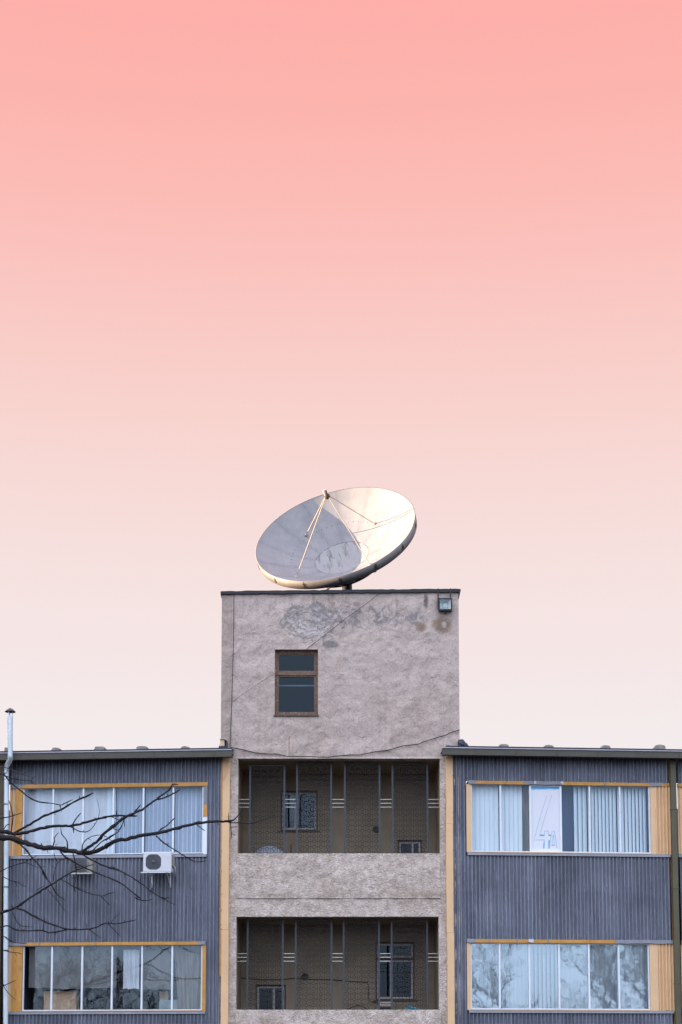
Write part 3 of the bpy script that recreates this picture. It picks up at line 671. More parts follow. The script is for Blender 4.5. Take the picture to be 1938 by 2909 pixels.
    c = MB(); corr(c, sx0, sx1, 0, zcl, -.005); screws(c, F, -.005, sx0, sx1, zW[1][3]+1.6, .3); c.build('cladding', [M_clad, M_black], root)
    bands = [(zW[0][5]-.012, zcl), (zW[1][5]-.012, zW[0][6]-.006), (0, zW[1][6]-.006)]
    for a, b in bands:
        c = MB(); corr(c, bxa, bxb, a, b, 0.0); screws(c, F, 0, bxa+.1, bxb, a+.06, .173*2.5)
        if b-a > 1: screws(c, F, 0, bxa+.15, bxb, (a+b)/2+.25, .173*3)
        c.build('cladding', [M_clad, M_black], root)
        c = MB()
        if side < 0: corr(c, ex0, F.px(-14, 2400)[0], a, b, 0)
        else: corr(c, F.px(1929, 2400)[0], ex1, a, b, 0)
        c.build('cladding', M_clad, root)
    # cream corner strip on the tower joint
    cs = MB(); ya, yb = -.075, -.045
    if side < 0: s0, s1, seams = 631, 651.5, (2321, 2641)
    else: s0, s1, seams = 1268, 1287.5, (2340, 2650)
    x0, x1 = F.px(s0, 2350, ya)[0], F.px(s1, 2350, ya)[0]
    zs = [zcl-.02]+[F.px(s0, y, ya)[1] for y in seams]+[0]
    for i, (a, b) in enumerate(zip(zs, zs[1:])):
        e = .004*(-1)**i
        cs.box(x0+e, x1+e, ya-.003*i, yb+.05, b+.005, a)
    rt = random.Random(11)
    for k in range(16):
        z = rt.uniform(zs[-1]+2, zs[0]); xx = x1 if side > 0 else x0
        cs.box(xx-.008, xx+.012, ya-.01, ya+.02, z, z+.012, 1)
    cs.build('corner_strip', [M_cream, M_wood2], root)
    if side < 0:
        MB().box(x0-.03, x0-.002, -.06, .03, zW[0][4]-4.4, zcl-.05).build('corner_trim', M_yellow, root)
        p0, p1 = F.P(653, 2157, -.09), F.P(634, 2215, -.09); o = MB().bar(p0, p1, .03, .012).build('loose_batten', M_cream, root)
    # windows
    for i, rw in enumerate(rows):
        wx0, wx1, wz0, wz1, tz0, tz1, sz0, sz1 = zW[i]
        lab = ('upper' if i == 0 else 'lower')+' six pane window of the '+nm+' wing'
        fr = MB(); fw = .028; y0, y1 = -.012, .05
        fr.box(wx0, wx0+fw, y0, y1, wz0, wz1).box(wx1-fw, wx1, y0, y1, wz0, wz1).box(wx0+fw, wx1-fw, y0+.003, y1, wz0, wz0+.022).box(wx0+fw, wx1-fw, y0+.003, y1, wz1-.02, wz1)
        edges = [wx0+fw/2]
        for q in mul[i]:
            x = F.px(q, 2330 if i == 0 else 2780, y0)[0]; fr.box(x-.020, x+.020, y0-.004, y1-.002, wz0+.022, wz1-.02); edges.append(x)
        edges.append(wx1-fw/2)
        wn = fr.build('window', M_alu, root); wn['label'] = lab
        special = side > 0 and i == 0
        for k in range(6):
            if special and k == 2: continue
            a, b = edges[k]+.014, edges[k+1]-.014; j = random.Random(k+i*9+side).uniform(-.004, .004)
            pm = (M_glass_b if side > 0 else M_glass_c) if i == 1 else M_glass_a
            MB().quad((a,.026+j,wz0+.02),(b,.026-j,wz0+.02),(b,.026-j,wz1-.018),(a,.026+j,wz1-.018)).build('pane', pm, wn)
        # trims
        tr = MB(); ty0, ty1 = -.055, .03
        ta, tb = F.px(rw['trim'][0], 2300, ty0)[0], F.px(rw['trim'][1], 2300, ty0)[0]
        tr.box(ta, tb, ty0, ty1, tz0, tz1)
        if side > 0: tr.box(F.px(1928, 2300, ty0)[0], ex1, ty0, ty1, tz0, tz1)
        else: tr.box(ex0, F.px(-12, 2300, ty0)[0], ty0, ty1, tz0, tz1)
        tr.build('head_trim', M_yellow, wn)
        if side < 0: MB().box(F.px(28, 2300, ty0)[0], ta-.002, ty0-.004, ty1, tz0, tz1+.004).build('head_flashing', M_greytrim, wn)
        flaps = {(-1,0): [], (-1,1): [(47,78,'g'),(568,588,'g'),(118,121,'t'),(275,279,'t')], (1,0): [(1331,1350,'g'),(1491,1600,'g'),(1849,1881,'g'),(1517,1524,'w'),(1594,1601,'w'),(1717,1721,'t')], (1,1): [(1323,1346,'g'),(1742,1908,'g'),(1497,1511,'w'),(1385,1389,'t'),(1463,1467,'t'),(1550,1554,'t')]}[(side, i)]
        if flaps:
            for a, b, kd in flaps:
                fp = MB()
                xa_, xb_ = F.px(a, 2300, ty0)[0], F.px(b, 2300, ty0)[0]
                nseg = max(2, int((xb_-xa_)/.07)); rr_ = random.Random(a)
                d = {'g': .012, 'w': .03, 't': .008}[kd]; vs = []
                for s_ in range(nseg+1):
                    x = xa_+(xb_-xa_)*s_/nseg; lo = tz0-.004+rr_.uniform(-.006, .012)+(rr_.uniform(-.02, .03) if kd == 'w' else 0)
                    yy = ty0-.006-rr_.uniform(0, d); vs += [(x, yy-d*.5, lo), (x, yy, tz1+.006), (x, ty0+.02, tz1+.008)]
                fs = []
                for s_ in range(nseg):
                    e = 3*s_; fs += [(e, e+3, e+4, e+1), (e+1, e+4, e+5, e+2)]
                fp.add(vs, fs); fo = fp.build('torn_flashing', M_torn if kd == 'w' else M_greytrim, wn); so = fo.modifiers.new('thick', 'SOLIDIFY'); so.thickness = .004
        sa, sb = (F.px(28, 2430, -.07)[0], F.px(587, 2430, -.07)[0]) if side < 0 else (F.px(1329, 2430, -.07)[0], F.px(1906, 2430, -.07)[0])
        sl = MB(); sl.add([(sa,-.075,sz0),(sb,-.075,sz0),(sb,-.065,sz1-.03),(sa,-.065,sz1-.03),(sb,.03,sz1-.004),(sa,.03,sz1-.004),(sa,.03,sz0),(sb,.03,sz0)], [(0,1,2,3),(3,2,4,5),(6,7,1,0),(0,3,5,6),(2,1,7,4)])
        if side > 0: sl.box(F.px(1928, 2430, -.07)[0], ex1, -.07, .03, sz0, sz1-.004)
        else: sl.box(ex0, F.px(-12, 2430, -.07)[0], -.07, .03, sz0, sz1-.004)
        sl.build('sill', M_greytrim, wn)
        if i == 1 or side > 0: MB().box(wx0, wx1, -.071, -.03, sz1-.024, sz1-.006).build('sill_edge', M_yellow if side < 0 else M_cream, wn)
        # posts either side of the window
        za, zb_ = wz0-.02, tz0-.002
        if side < 0:
            a, b = F.px(45, 2300, -.03)[0], wx0-.006
            MB().box(a, b, -.045, .05, za, zb_).build('side_post', M_yellow, wn)
            c0_, c1_ = F.px(29, 2300)[0], a-.002
            pn = MB(); corr(pn, c0_, c1_, za, zb_, -.005, .014, .078); pn.build('infill_panel', M_cream, root)
            a, b = wx1+.004, F.px(589.5, 2300, -.03)[0]
            if i == 0:
                z1_ = F.px(585, 2286, -.03)[1]; z2_ = F.px(585, 2320, -.03)[1]
                MB().box(a, b, -.04, .05, z1_+.002, zb_, 0).box(a, b, -.045, .05, z2_+.002, z1_, 1).box(a, b, -.035, .05, za, z2_, 2).build('side_post', [M_greytrim, M_yellow, M_white], wn)
            else: MB().box(a, b, -.045, .05, za, zb_).build('side_post', M_yellow, wn)
            c = MB(); corr(c, ex0, F.px(-14, 2400)[0], za, zb_, 0); c.build('infill_panel', M_cream, root)
        else:
            a, b = F.px(1325 if i == 0 else 1323, 2300, -.03)[0], wx0-.005
            MB().box(a, b, -.045, .05, za, zb_).build('side_post', M_cream, wn)
            a, b = wx1+.006, F.px(1862 if i == 0 else 1860.5, 2300, -.03)[0]
            MB().box(a, b, -.04, .05, za, zb_).build('side_post', M_cream, wn)
            pn = MB(); corr(pn, b+.003, F.px(1908, 2300)[0], za, zb_, -.004, .026, .082); pn.build('infill_panel', M_cream, root)
            c = MB(); corr(c, F.px(1927, 2400)[0], ex1, za, zb_, 0, .015, .082); c.build('infill_panel', M_cream, root)
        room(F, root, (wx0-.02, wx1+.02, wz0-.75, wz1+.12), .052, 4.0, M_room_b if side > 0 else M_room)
        MB().box(wx0-.02, wx1+.02, .0525, .0725, wz0-.75, wz0+.01).build('breast_wall', M_room, root)
    if side > 0:
        for a, b in ((zW[0][5], zcl-.05), (zW[1][5], zW[0][6]), (0, zW[1][6])):
            x0, x1 = F.px(1902.5, 2300)[0], F.px(1910, 2300)[0]; MB().box(x0, x1, -.03, .03, a+.01, b).build('edge_trim', M_yellow, root)
    return root, zW, zcl, zlip, zbot
lwing, LZ, lzcl, lzlip, lzbot = wing(-1)
rwing, RZ, rzcl, rzlip, rzbot = wing(1)

# ------------------------------------------------------------------ drain pipes and flue
def downpipe(F, px, w, m, lab, joints, ztop_):
    y0 = -.15; xa, xb = F.px(px-w/2, 2400, y0)[0], F.px(px+w/2, 2400, y0)[0]; t = thing('drain_pipe', lab, 'drain pipe', F, ((xa+xb)/2, -.1, 0))
    p = MB(); p.rbox(xa, xb, y0, -.045, 0, ztop_, .012, 2); p.build('pipe', m, t)
    for j in joints:
        z = F.px(px, j, y0)[1]; MB().rbox(xa-.008, xb+.008, y0-.008, -.04, z-.015, z+.015, .004, 1).build('clamp', m, t)
downpipe(RW, 1917.5, 16.5, M_olive, 'olive square drain pipe at the right edge of the right wing', (2298, 2523, 2793), rzbot+.02)
downpipe(LW, 1, 17, M_brown, 'dark brown drain pipe at the far left edge behind the flue', (2310, 2640), lzbot+.02)
ft = thing('flue_pipe', 'galvanised flue pipe with a conical cap rising past the left gutter', 'flue pipe', LW, LW.P(18, 2909, -.22))
yl, yu = -.20, -.56
rad = .058
pl = [(14.5,3400),(16.5,2750),(18,2400),(19,2180)]
P = [LW.P(x, y, yl) for x, y in pl]; P[0].z = 0
MB().tube(P, rad, 18).build('pipe', M_galv, ft)
Q = [LW.P(29.5, 2152, yu), LW.P(29.5, 2120, yu), LW.P(29, 2050, yu), LW.P(29.5, 2036, yu)]
e0 = P[-1]; e1 = Q[0]
MB().tube([e0+Vector((0,0,-.03)), e0+Vector((0,0,.03)), e1+Vector((0,0,-.04)), e1+Vector((0,0,.03))], rad*1.06, 18).build('elbow', M_galv, ft)
MB().tube(Q, rad, 18).tube([Q[2]+Vector((0,0,-.06)), Q[2]+Vector((0,0,.10))], rad*1.06, 18).build('pipe', M_galv, ft)
ct = LW.P(29.5, 2022, yu)
MB().lathe([(.0,.09),(.06,.06),(.125,.0),(.12,-.006),(.055,.048),(.0,.075)], ct, 24, smooth=False).build('cap', M_blackcap, ft)
ms = MB()
for a in (0, 2.1, 4.2):
    ms.bar(Q[-1]+Vector((.05*math.cos(a), .05*math.sin(a), -.02)), ct+Vector((.05*math.cos(a), .05*math.sin(a), .05)), .016)
ms.bar(ct+Vector((0,0,.08)), ct+Vector((-.03,0,.13)), .006)
ms.build('cap_bracket', M_galv, ft)
for yy in (2285, 2520, 2700):
    c_ = LW.P(17.5, yy, yl); MB().lathe([(rad+.001,-.012),(rad+.008,-.012),(rad+.008,.012),(rad+.001,.012)], c_, 18).bar(c_+Vector((0,rad,0)), c_+Vector((0,.2,0)), .02).bar(c_+Vector((rad*.2,-rad,0)), c_+Vector((rad*.2,-rad-.02,0)), .02).build('clamp', M_blackcap, ft)

# ------------------------------------------------------------------ blocks on the roof edge
def block(F, x0, x1, yt, yb, lab, seed, skew):
    rr = random.Random(seed); y0 = -.22; xa, za = F.px(x0, yb, y0); xb, _ = F.px(x1, yb, y0); _, zt = F.px((x0+x1)/2, yt, y0)
    w = xb-xa; za -= .09
    prof = [(xa, za), (xa+.02*w, za+.07), (xa+(.18+skew)*w, zt-.015), (xa+(.28+skew)*w, zt), (xa+.55*w, zt+.006), (xa+.86*w, zt-.004), (xb-.04*w, zt-.025), (xb, za+.07), (xb, za)]
    mb = MB(); n = len(prof); vs = []
    ys = [y0, y0+.06, y0+.2, y0+.36, y0+.45]
    for k, yy in enumerate(ys):
        s_ = .93 if k in (0, 4) else 1
        for x, z in prof: vs.append(((xa+xb)/2+(x-(xa+xb)/2)*s_+rr.uniform(-.008,.008), yy, za+(z-za)*s_+rr.uniform(-.007,.007)))
    fs = [(k*n+i, k*n+i+1, (k+1)*n+i+1, (k+1)*n+i) for k in range(len(ys)-1) for i in range(n-1)]
    fs += [tuple(range(n)), tuple(range((len(ys)-1)*n, len(ys)*n))[::-1]]
    o = mb.add(vs, fs).build('concrete_block', M_blockmat, F=F, base=((xa+xb)/2, y0, za)); tag(o, lab, 'concrete block', 'concrete blocks along the roof edges')
for a in ((LW,11,22,2122,2132,'small grey concrete block half hidden behind the flue pipe',1,0),
          (LW,141,170,2122.5,2133,'low flat concrete block on the left roof edge nearest the flue pipe',2,.05),
          (LW,262,297,2119.5,2133,'pale concrete block on the left roof edge, second from the flue pipe',3,.0),
          (LW,385,420,2118.5,2132,'concrete block with a sloping right side on the left roof edge',4,-.1),
          (LW,506,538,2119,2131,'dark rough concrete block on the left roof edge nearest the tower',5,.1),
          (RW,1414,1448,2113,2126,'concrete block on the right roof edge nearest the tower',6,.0),
          (RW,1540,1575.5,2115,2127,'concrete block on the right roof edge, second from the tower',7,.05),
          (RW,1700,1737.5,2116,2130,'wide weathered concrete block on the right roof edge, third from the tower',8,.15),
          (RW,1855,1893,2114,2131,'rounded concrete block on the right roof edge above the drain pipe',9,.12)): block(*a)
# vent pot by the tower's left corner
b0 = LW.P(634, 2127, -.1)
vp = thing('vent_pot', 'small cream vent pot with a stone cap beside the left tower corner', 'vent', LW, b0-Vector((0,0,.1)))
x0, x1, z0, z1 = LW.rect(624.5, 2101, 637, 2119, -.12)
MB().rbox(x0-.02, x1+.03, -.16, .1, z0-.14, z0-.004, .01, 1).build('base', M_felt, vp)
pb = MB(); pb.add([(x0-.01,-.13,z0),(x1,-.13,z0),(x1+.005,-.13,z1),(x0+.02,-.13,z1),(x0-.01,.05,z0),(x1,.05,z0),(x1+.005,.05,z1),(x0+.02,.05,z1)], [(0,1,2,3),(1,5,6,2),(4,0,3,7),(7,6,5,4)]); pb.build('pot', M_pot, vp)
cp = MB(); n = 8; vs = []
for k in range(n+1):
    a = math.pi*(.15+.75*k/n); xm = (x0+x1)/2+.025; vs += [(xm-.085*math.cos(a), -.16, z1-.03+.055*math.sin(a)), (xm-.085*math.cos(a), .07, z1-.03+.055*math.sin(a))]
cp.add(vs, [(2*i, 2*i+2, 2*i+3, 2*i+1) for i in range(n)]); co = cp.build('cap', M_lead, vp); so = co.modifiers.new('t', 'SOLIDIFY'); so.thickness = .02
MB().tube([(x1+.03,-.02,z0-.1),(x1+.03,-.02,z1-.06),(x1+.01,-.02,z1-.03)], .035, 10).build('pipe_stub', M_felt, vp)
# crumpled felt by the right corner
bm = bmesh.new(); bmesh.ops.create_icosphere(bm, subdivisions=3, radius=1)
xa, za = RW.px(1301, 2124, -.1); xb, zb_ = RW.px(1336, 2097, -.1)
for v in bm.verts:
    c_ = v.co.copy(); u = (c_.x+1)/2; h_ = (1-u)**.8*.95+.12
    nn = mnoise.noise(c_*2.3)*.35
    v.co = Vector((xa+(xb-xa)*(u+nn*.15), -.08+.12*c_.y+nn*.08, za-.03+(zb_-za+.06)*h_*max(0, c_.z*.5+.5+nn*.5)))
o = MB().frombm(bm).build('crumpled_felt', M_felt, F=RW, base=(xa, -.08, za-.03)); tag(o, 'crumpled dark roofing felt heaped at the right tower corner', 'roofing felt')

# ------------------------------------------------------------------ air conditioners
def aircon(F, x0, x1, y0, y1, fan, m, lab, square, yf=-.52):
    xa, xb, za, zb_ = F.rect(x0, y0, x1, y1, yf)
    t = thing('air_conditioner', lab, 'air conditioner', F, ((xa+xb)/2, -.3, za), 'air conditioners under the upper left window')
    MB().rbox(xa, xb, yf, yf+.28, za, zb_, .018, 2).build('casing', m, t)
    cx, cz = F.px(fan[0], fan[1], yf); r = fan[2]/124
    g = MB()
    if square: g.box(cx-r, cx+r, yf-.004, yf-.001, cz-r*.95, cz+r*.95)
    else:
        vs = []; n = 48
        for k in range(n):
            a = 2*math.pi*k/n; q = r*min(1.05, .95/max(abs(math.cos(a)), abs(math.sin(a)))); vs.append((cx+q*math.cos(a), yf-.003, cz+q*math.sin(a)))
        g.add(vs, [tuple(range(n))]); g.add([v-Vector((0,-.004,0)) if False else Vector(v)+Vector((0,.004,0)) for v in vs], [tuple(range(n))[::-1]])
    for k in range(1, 6): g.lathe([(r*k/5.6-.003,-.001),(r*k/5.6,-.008),(r*k/5.6+.003,-.001)], (cx, yf-.003, cz), 36, axis='Y')
    for k in range(8):
        a = k*math.pi/4+.2; g.bar((cx, yf-.008, cz), (cx+r*.95*math.cos(a), yf-.008, cz+r*.95*math.sin(a)), .006)
    g.lathe([(.0,-.014),(r*.2,-.012),(r*.22,-.002)], (cx, yf-.003, cz), 20, axis='Y')
    g.build('fan_grille', M_acg, t)
    if not square:
        lv = MB()
        for k in range(3): lv.box(cx+r*1.18, xb-.03, yf-.003, yf, zb_-.10-.03*k, zb_-.095-.03*k)
        lv.build('panel_ribs', M_acw, t)
        MB().rbox(xb, xb+.05, yf+.08, yf+.24, za+.12, zb_-.06, .01, 1).build('valve_cover', M_acb, t)
        MB().tube([(xb+.03,yf+.12,za+.16),(xb+.07,yf+.12,za+.1),(xb+.06,yf+.2,za-.02),(xb+.02,-.05,za-.05)], .014, 8).build('hose', M_rod, t)
    for sx_ in ((xa+.12, xb-.1) if not square else ()):
        br = MB(); br.bar((sx_, yf-.02, za-.012), (sx_, -.03, za-.012), .03, .022).bar((sx_, -.04, za), (sx_, -.04, za-.30), .03, .022).bar((sx_, yf+.02, za-.02), (sx_, -.05, za-.28), .02, .016)
        br.build('bracket', M_acw if not square else M_acb, t)
    MB().box(xa-.05 if not square else xa-.005, xb, yf-.01, yf+.02, za-.03, za-.003).build('rail', M_acw if not square else M_rod, t)
aircon(LW, 406.6, 487, 2420, 2476, (436, 2448.5, 23.0), M_acw, 'white air conditioner with a round dark fan on the left wing', False)
aircon(LW, 200, 263, 2439, 2479, (224, 2459.5, 23.5), M_acb, 'dingy beige air conditioner behind the branches on the left wing', True, -.45)

# ------------------------------------------------------------------ curtains, blinds and boxes behind the panes
def vblind(F, z, x0, x1, y, n, angle, m, lab, wfac=1.0, zlo=.03, zhi=.02, jit=4, edge=False, bow_=.012):
    wx0, wx1, wz0, wz1 = z; xa, xb = F.px(x0, 2330 if wz0 > 8 else 2780, y)[0], F.px(x1, 2330 if wz0 > 8 else 2780, y)[0]
    mb = MB(); p = (xb-xa)/n; w = p*wfac; rr = random.Random(int(x0))
    for k in range(n):
        cx = xa+(k+.5)*p; a = R(angle+rr.uniform(-jit, jit)); seg = 4; vs = []
        for s_ in range(seg+1):
            u = (s_/seg-.5)*w; bow = bow_*(1-(2*s_/seg-1)**2); dx, dy = math.cos(a), math.sin(a)
            vs += [(cx+u*dx+bow*dy, y+u*dy-bow*dx, wz0+zlo), (cx+u*dx+bow*dy, y+u*dy-bow*dx, wz1-zhi)]
        mb.add(vs, [(2*i, 2*i+2, 2*i+3, 2*i+1) for i in range(seg)], 0, True)
        if edge: mb.f[-1:], mb.m[-1:] = mb.f[-1:], [1]
    mb.box(xa, xb, y-.02, y+.02, wz1-zhi+.002, wz1-zhi+.03, 1)
    o = mb.build('vertical_blind', [m, M_white], F=F, base=((xa+xb)/2, y, wz0)); tag(o, lab, 'window blind', 'blinds behind the window panes'); return o
def curtain(F, z, pts, y, m, lab, amp=.02, waves=9, name='curtain', ylo=None, yhi=0, cat='curtain'):
    # pts: top-left, top-right, bottom-left, bottom-right pixel x ; ylo = bottom pixel row
    wx0, wx1, wz0, wz1 = z; row = 2330 if wz0 > 8 else 2780
    tl, tr, bl, br = [F.px(p, row, y)[0] for p in pts]; zb_ = wz0+.012 if ylo is None else F.px(pts[0], ylo, y)[1]; zt_ = wz1-.01-yhi
    nx, nz = max(12, waves*8), 10; vs = []
    for j in range(nz+1):
        f = j/nz
        for i in range(nx+1):
            u = i/nx; x = (tl+(tr-tl)*u)*(f)+(bl+(br-bl)*u)*(1-f)
            ph = 2*math.pi*waves*u+1.3*math.sin(5*u); vs.append((x, y+amp*math.sin(ph)*(1.15-.35*f)+.3*amp*math.sin(2.3*ph+3*f), zb_+(zt_-zb_)*f+(.008*math.sin(11*u) if j == 0 else 0)))
    fs = [(j*(nx+1)+i, j*(nx+1)+i+1, (j+1)*(nx+1)+i+1, (j+1)*(nx+1)+i) for j in range(nz) for i in range(nx)]
    o = MB().add(vs, fs, 0, True).build(name, m, F=F, base=((bl+br)/2, y, zb_)); tag(o, lab, cat); return o
lu, ll = LZ[0][:4], LZ[1][:4]; ru, rl = RZ[0][:4], RZ[1][:4]
YC = .16
curtain(LW, lu, (40, 300, 40, 300), YC, M_net, 'sheer pale net curtain behind the left panes of the upper left window', .008, 7)
curtain(LW, lu, (297, 322, 297, 322), YC-.03, M_slat2, 'narrow white curtain strip left of the middle mullion in the upper left window', .012, 2)
vblind(LW, lu, 324, 405, YC, 7, 14, M_slat_blue, 'white edged blue vertical blind in the fourth pane of the upper left window', 1.0, edge=True)
vblind(LW, lu, 408, 490, YC, 7, 16, M_slat_blue, 'white edged blue blind in the upper left window above the white air conditioner', 1.0, edge=True)
vblind(LW, lu, 493, 578, YC, 7, 12, M_slat_blue, 'white edged blue vertical blind in the sixth pane of the upper left window', 1.0, edge=True)
def roller(F, z, x0, x1, yb, lab, y=YC, m=M_grey_blind, amp=.004): return curtain(F, z, (x0, x1, x0, x1), y, m, lab, amp, 2, 'roller_blind', yb, .0, 'roller blind')
roller(LW, ll, 82, 148, 2806.5, 'grey roller blind half down in the first pane of the lower left window')
roller(LW, ll, 148, 235, 2809.5, 'grey roller blind half down in the second pane of the lower left window')
roller(LW, ll, 235, 331, 2807, 'grey roller blind with tree reflections in the third pane of the lower left window', YC+.02)
curtain(LW, ll, (350, 396, 350, 396), YC, M_net, 'short whitish curtain in the fourth pane of the lower left window', .018, 4, ylo=2809, yhi=.08)
roller(LW, ll, 407, 487, 2811, 'grey roller blind with diagonal streaks in the fifth pane of the lower left window')
curtain(LW, ll, (492, 580, 508, 572), YC, M_grey_curtain, 'gathered grey curtain in the sixth pane of the lower left window', .03, 6)
def boxy(F, x0, x1, y0, y1, m, lab, y=.3, dep=.35):
    xa, xb, za, zb_ = F.rect(x0, y0, x1, y1, y); b = MB().rbox(xa, xb, y, y+dep, za-.25, zb_, .006, 1)
    b.box(xa+.02, xb-.02, y-.002, y-.0005, zb_-.06, zb_-.045, 0)
    o = b.build('storage_box', m, F=F, base=((xa+xb)/2, y, za-.25)); tag(o, lab, 'box')
boxy(LW, 124, 216, 2815, 2875, M_card, 'large brown cardboard box on the sill of the lower left window')
boxy(LW, 453, 478, 2816, 2841, M_card, 'small brown box on top of the grey green box in the lower left window', .42, .2)
boxy(LW, 452, 506, 2840, 2875, M_card2, 'pale grey green box on the sill of the lower left window', .3, .3)
vblind(RW, ru, 1338, 1420, YC, 6, -12, M_slat2, 'nearly closed pale blind in the first pane of the upper right window', 1.12)
vblind(RW, ru, 1424, 1488, YC, 5, -16, M_slat2, 'nearly closed pale blind left of the 4A panel in the upper right window', 1.12, jit=8)
curtain(RW, ru, (1486, 1508, 1490, 1508), YC+.05, M_grey_curtain, 'dull grey green curtain edge beside the 4A panel in the upper right window', .01, 2)
vblind(RW, ru, 1637, 1675, YC, 3, 22, M_slat, 'three slat blind right of the dark gap beside the 4A panel', 1.05)
vblind(RW, ru, 1677, 1760, YC, 8, 24, M_slat, 'angled pale blue blind in the fifth pane of the upper right window', 1.05)
vblind(RW, ru, 1762, 1846, YC, 8, 26, M_slat, 'angled pale blue blind in the last pane of the upper right window', 1.05)
vblind(RW, rl, 1338, 1419, YC, 7, -10, M_slat_mid, 'closed pale blind in the first pane of the lower right window', 1.12)
vblind(RW, rl, 1421, 1504, YC, 7, -14, M_slat_mid, 'closed pale blind in the second pane of the lower right window', 1.12)
vblind(RW, rl, 1506, 1588, YC, 7, 30, M_slat_mid, 'partly turned blind with dark gaps in the third pane of the lower right window', .95)
vblind(RW, rl, 1590, 1673, YC, 6, -10, M_slat_mid, 'closed pale blind in the fourth pane of the lower right window', 1.12)
vblind(RW, rl, 1675, 1758, YC, 6, -12, M_slat_mid, 'pale blind behind tree reflections in the fifth pane of the lower right window', 1.1)
vblind(RW, rl, 1760, 1844, YC, 6, -12, M_slat_mid, 'pale blind behind tree reflections in the last pane of the lower right window', 1.1)

M_slate_c = cloth('slate_curtain', (.070,.098,.185), .05, .06)
curtain(RW, ru, (1586, 1650, 1586, 1650), YC+.12, M_slate_c, 'flat dark slate blue curtain just right of the 4A panel', .004, 2)
# 4A panel
def C6(x, y): return 1440+.15306*x, 2200+.15306*y
yp = .004
wx0, wx1, wz0, wz1 = ru
sg = thing('window_sign', 'white panel marked 4A filling the third pane of the upper right window', 'sign', RW, RW.P(1550, 2421, yp))
xa, za = RW.px(*C6(428, 1440), yp-.02); xb, zb_ = RW.px(*C6(1012, 214), yp-.02); k = .045
MB().box(xa, xa+k, yp-.03, yp+.02, za, zb_).box(xb-k, xb, yp-.03, yp+.02, za, zb_).box(xa+k, xb-k, yp-.028, yp+.02, za, za+.03).box(xa+k, xb-k, yp-.028, yp+.02, zb_-.018, zb_).build('frame', M_white, sg)
MB().box(xa+k, xb-k, yp, yp+.012, za+.03, zb_-.018).build('board', M_panel, sg)
# blue unpainted strip with a ragged lower edge
st = MB(); rr = random.Random(2); nn = 24; vs = []
ztp = zb_-.018; zlo = RW.px(*C6(700, 275), yp)[1]
for i in range(nn+1):
    x = xa+k+(xb-xa-2*k)*i/nn; dz_ = .02*(i/nn)-.01+rr.uniform(-.006, .006); vs += [(x, yp-.0015, zlo+dz_), (x, yp-.0015, ztp)]
st.add(vs, [(2*i, 2*i+2, 2*i+3, 2*i+1) for i in range(nn)]); st.build('paint_strip', M_blue, sg)
lt = MB()
def ln(pts, w, m=0):
    Q_ = [RW.P(*C6(x, y), yp-.0035) for x, y in pts]
    for a, b in zip(Q_, Q_[1:]): lt.bar(a, b, w, .003, m, up=(0,1,0))
def pol(pts, m=0): lt.add([RW.P(*C6(x, y), yp-.003) for x, y in pts], [tuple(range(len(pts)))], m)
ln([(745,400),(690,560),(620,790),(560,1010),(515,1195)], 0.0062); ln([(835,380),(780,560),(700,810),(650,980),(610,1110)], 0.0056)
ln([(515,1213),(700,1213)], 0.0074); pol([(605,1142),(695,1142),(695,1118),(625,1115),(615,1100)], 1); ln([(605,1140),(640,1118),(700,1118),(700,1050)], 0.0062, 1)
ln([(700,1050),(770,1048)], 0.0099, 0); ln([(772,1050),(774,1120)], 0.0062); pol([(776,1140),(818,1140),(824,1118),(776,1112)], 1)
ln([(697,1215),(697,1372)], 0.0062, 1); pol([(690,1240),(697,1240),(697,1370),(672,1370),(680,1300)], 1); ln([(775,1215),(777,1375)], 0.0062, 1); pol([(778,1220),(800,1222),(786,1375),(778,1375)], 1)
ln([(838,1055),(815,1190),(790,1375)], 0.0062); ln([(842,1050),(886,1050)], 0.0087); ln([(886,1055),(905,1190),(932,1370)], 0.0074, 1)
ln([(862,1120),(850,1210),(835,1310)], 0.0050, 1); ln([(866,1120),(876,1210),(886,1310)], 0.0050, 1); pol([(830,1322),(888,1322),(884,1306),(838,1306)], 1)
lt.build('lettering', [M_line, M_blue], sg)

# ------------------------------------------------------------------ satellite dish
nV = Vector((-.253,-.748,.614)).normalized(); mV = Vector((.956,-.0976,.2756)); mV = (mV-nV*mV.dot(nV)).normalized(); wV = nV.cross(mV)
YD = 2.6
C0 = W0.P(950.5, 1514, YD); Rd = 2.07; dep = .40
sd_ = thing('satellite_dish', 'large grey satellite dish with four feed struts tilted on the tower roof', 'satellite dish', W0, (C0.x+.2, C0.y+.7, ztop))
BASEP = BASE[sd_.name]
MD = Matrix((mV, wV, nV)).transposed().to_4x4(); MD.translation = C0-BASEP
def dpart(mb, name, m, parent=sd_):
    o = mb.build(name, m, None); o.parent = parent
    o.matrix_local = MD if parent is sd_ else Matrix.Identity(4); return o
prof = [(max(.001, Rd*k/28), -dep*Rd*(1-(k/28)**2)) for k in range(29)]
rf = MB(); rf.lathe(prof, n=96)
back = [(r+.0, h-.035) for r, h in prof]; back[-1] = (Rd-.005, -.04)
rf.lathe(back[::-1], n=96)
refl = dpart(rf, 'reflector', dish_mat(Rd))
M_rim = mat('rim_paint', (.185,.168,.165), .55, .15, 3, 40, .1, dirt=.3); M_rust = mat('rust_bolt', (.07,.04,.03), .8, .3, 20, 80, .2)
rim = MB(); rim.lathe([(Rd-.004,.004),(Rd+.012,.004),(Rd+.004,-.232),(Rd-.05,-.245),(Rd-.05,-.232),(Rd-.012,-.215),(Rd-.004,-.05)], n=128)
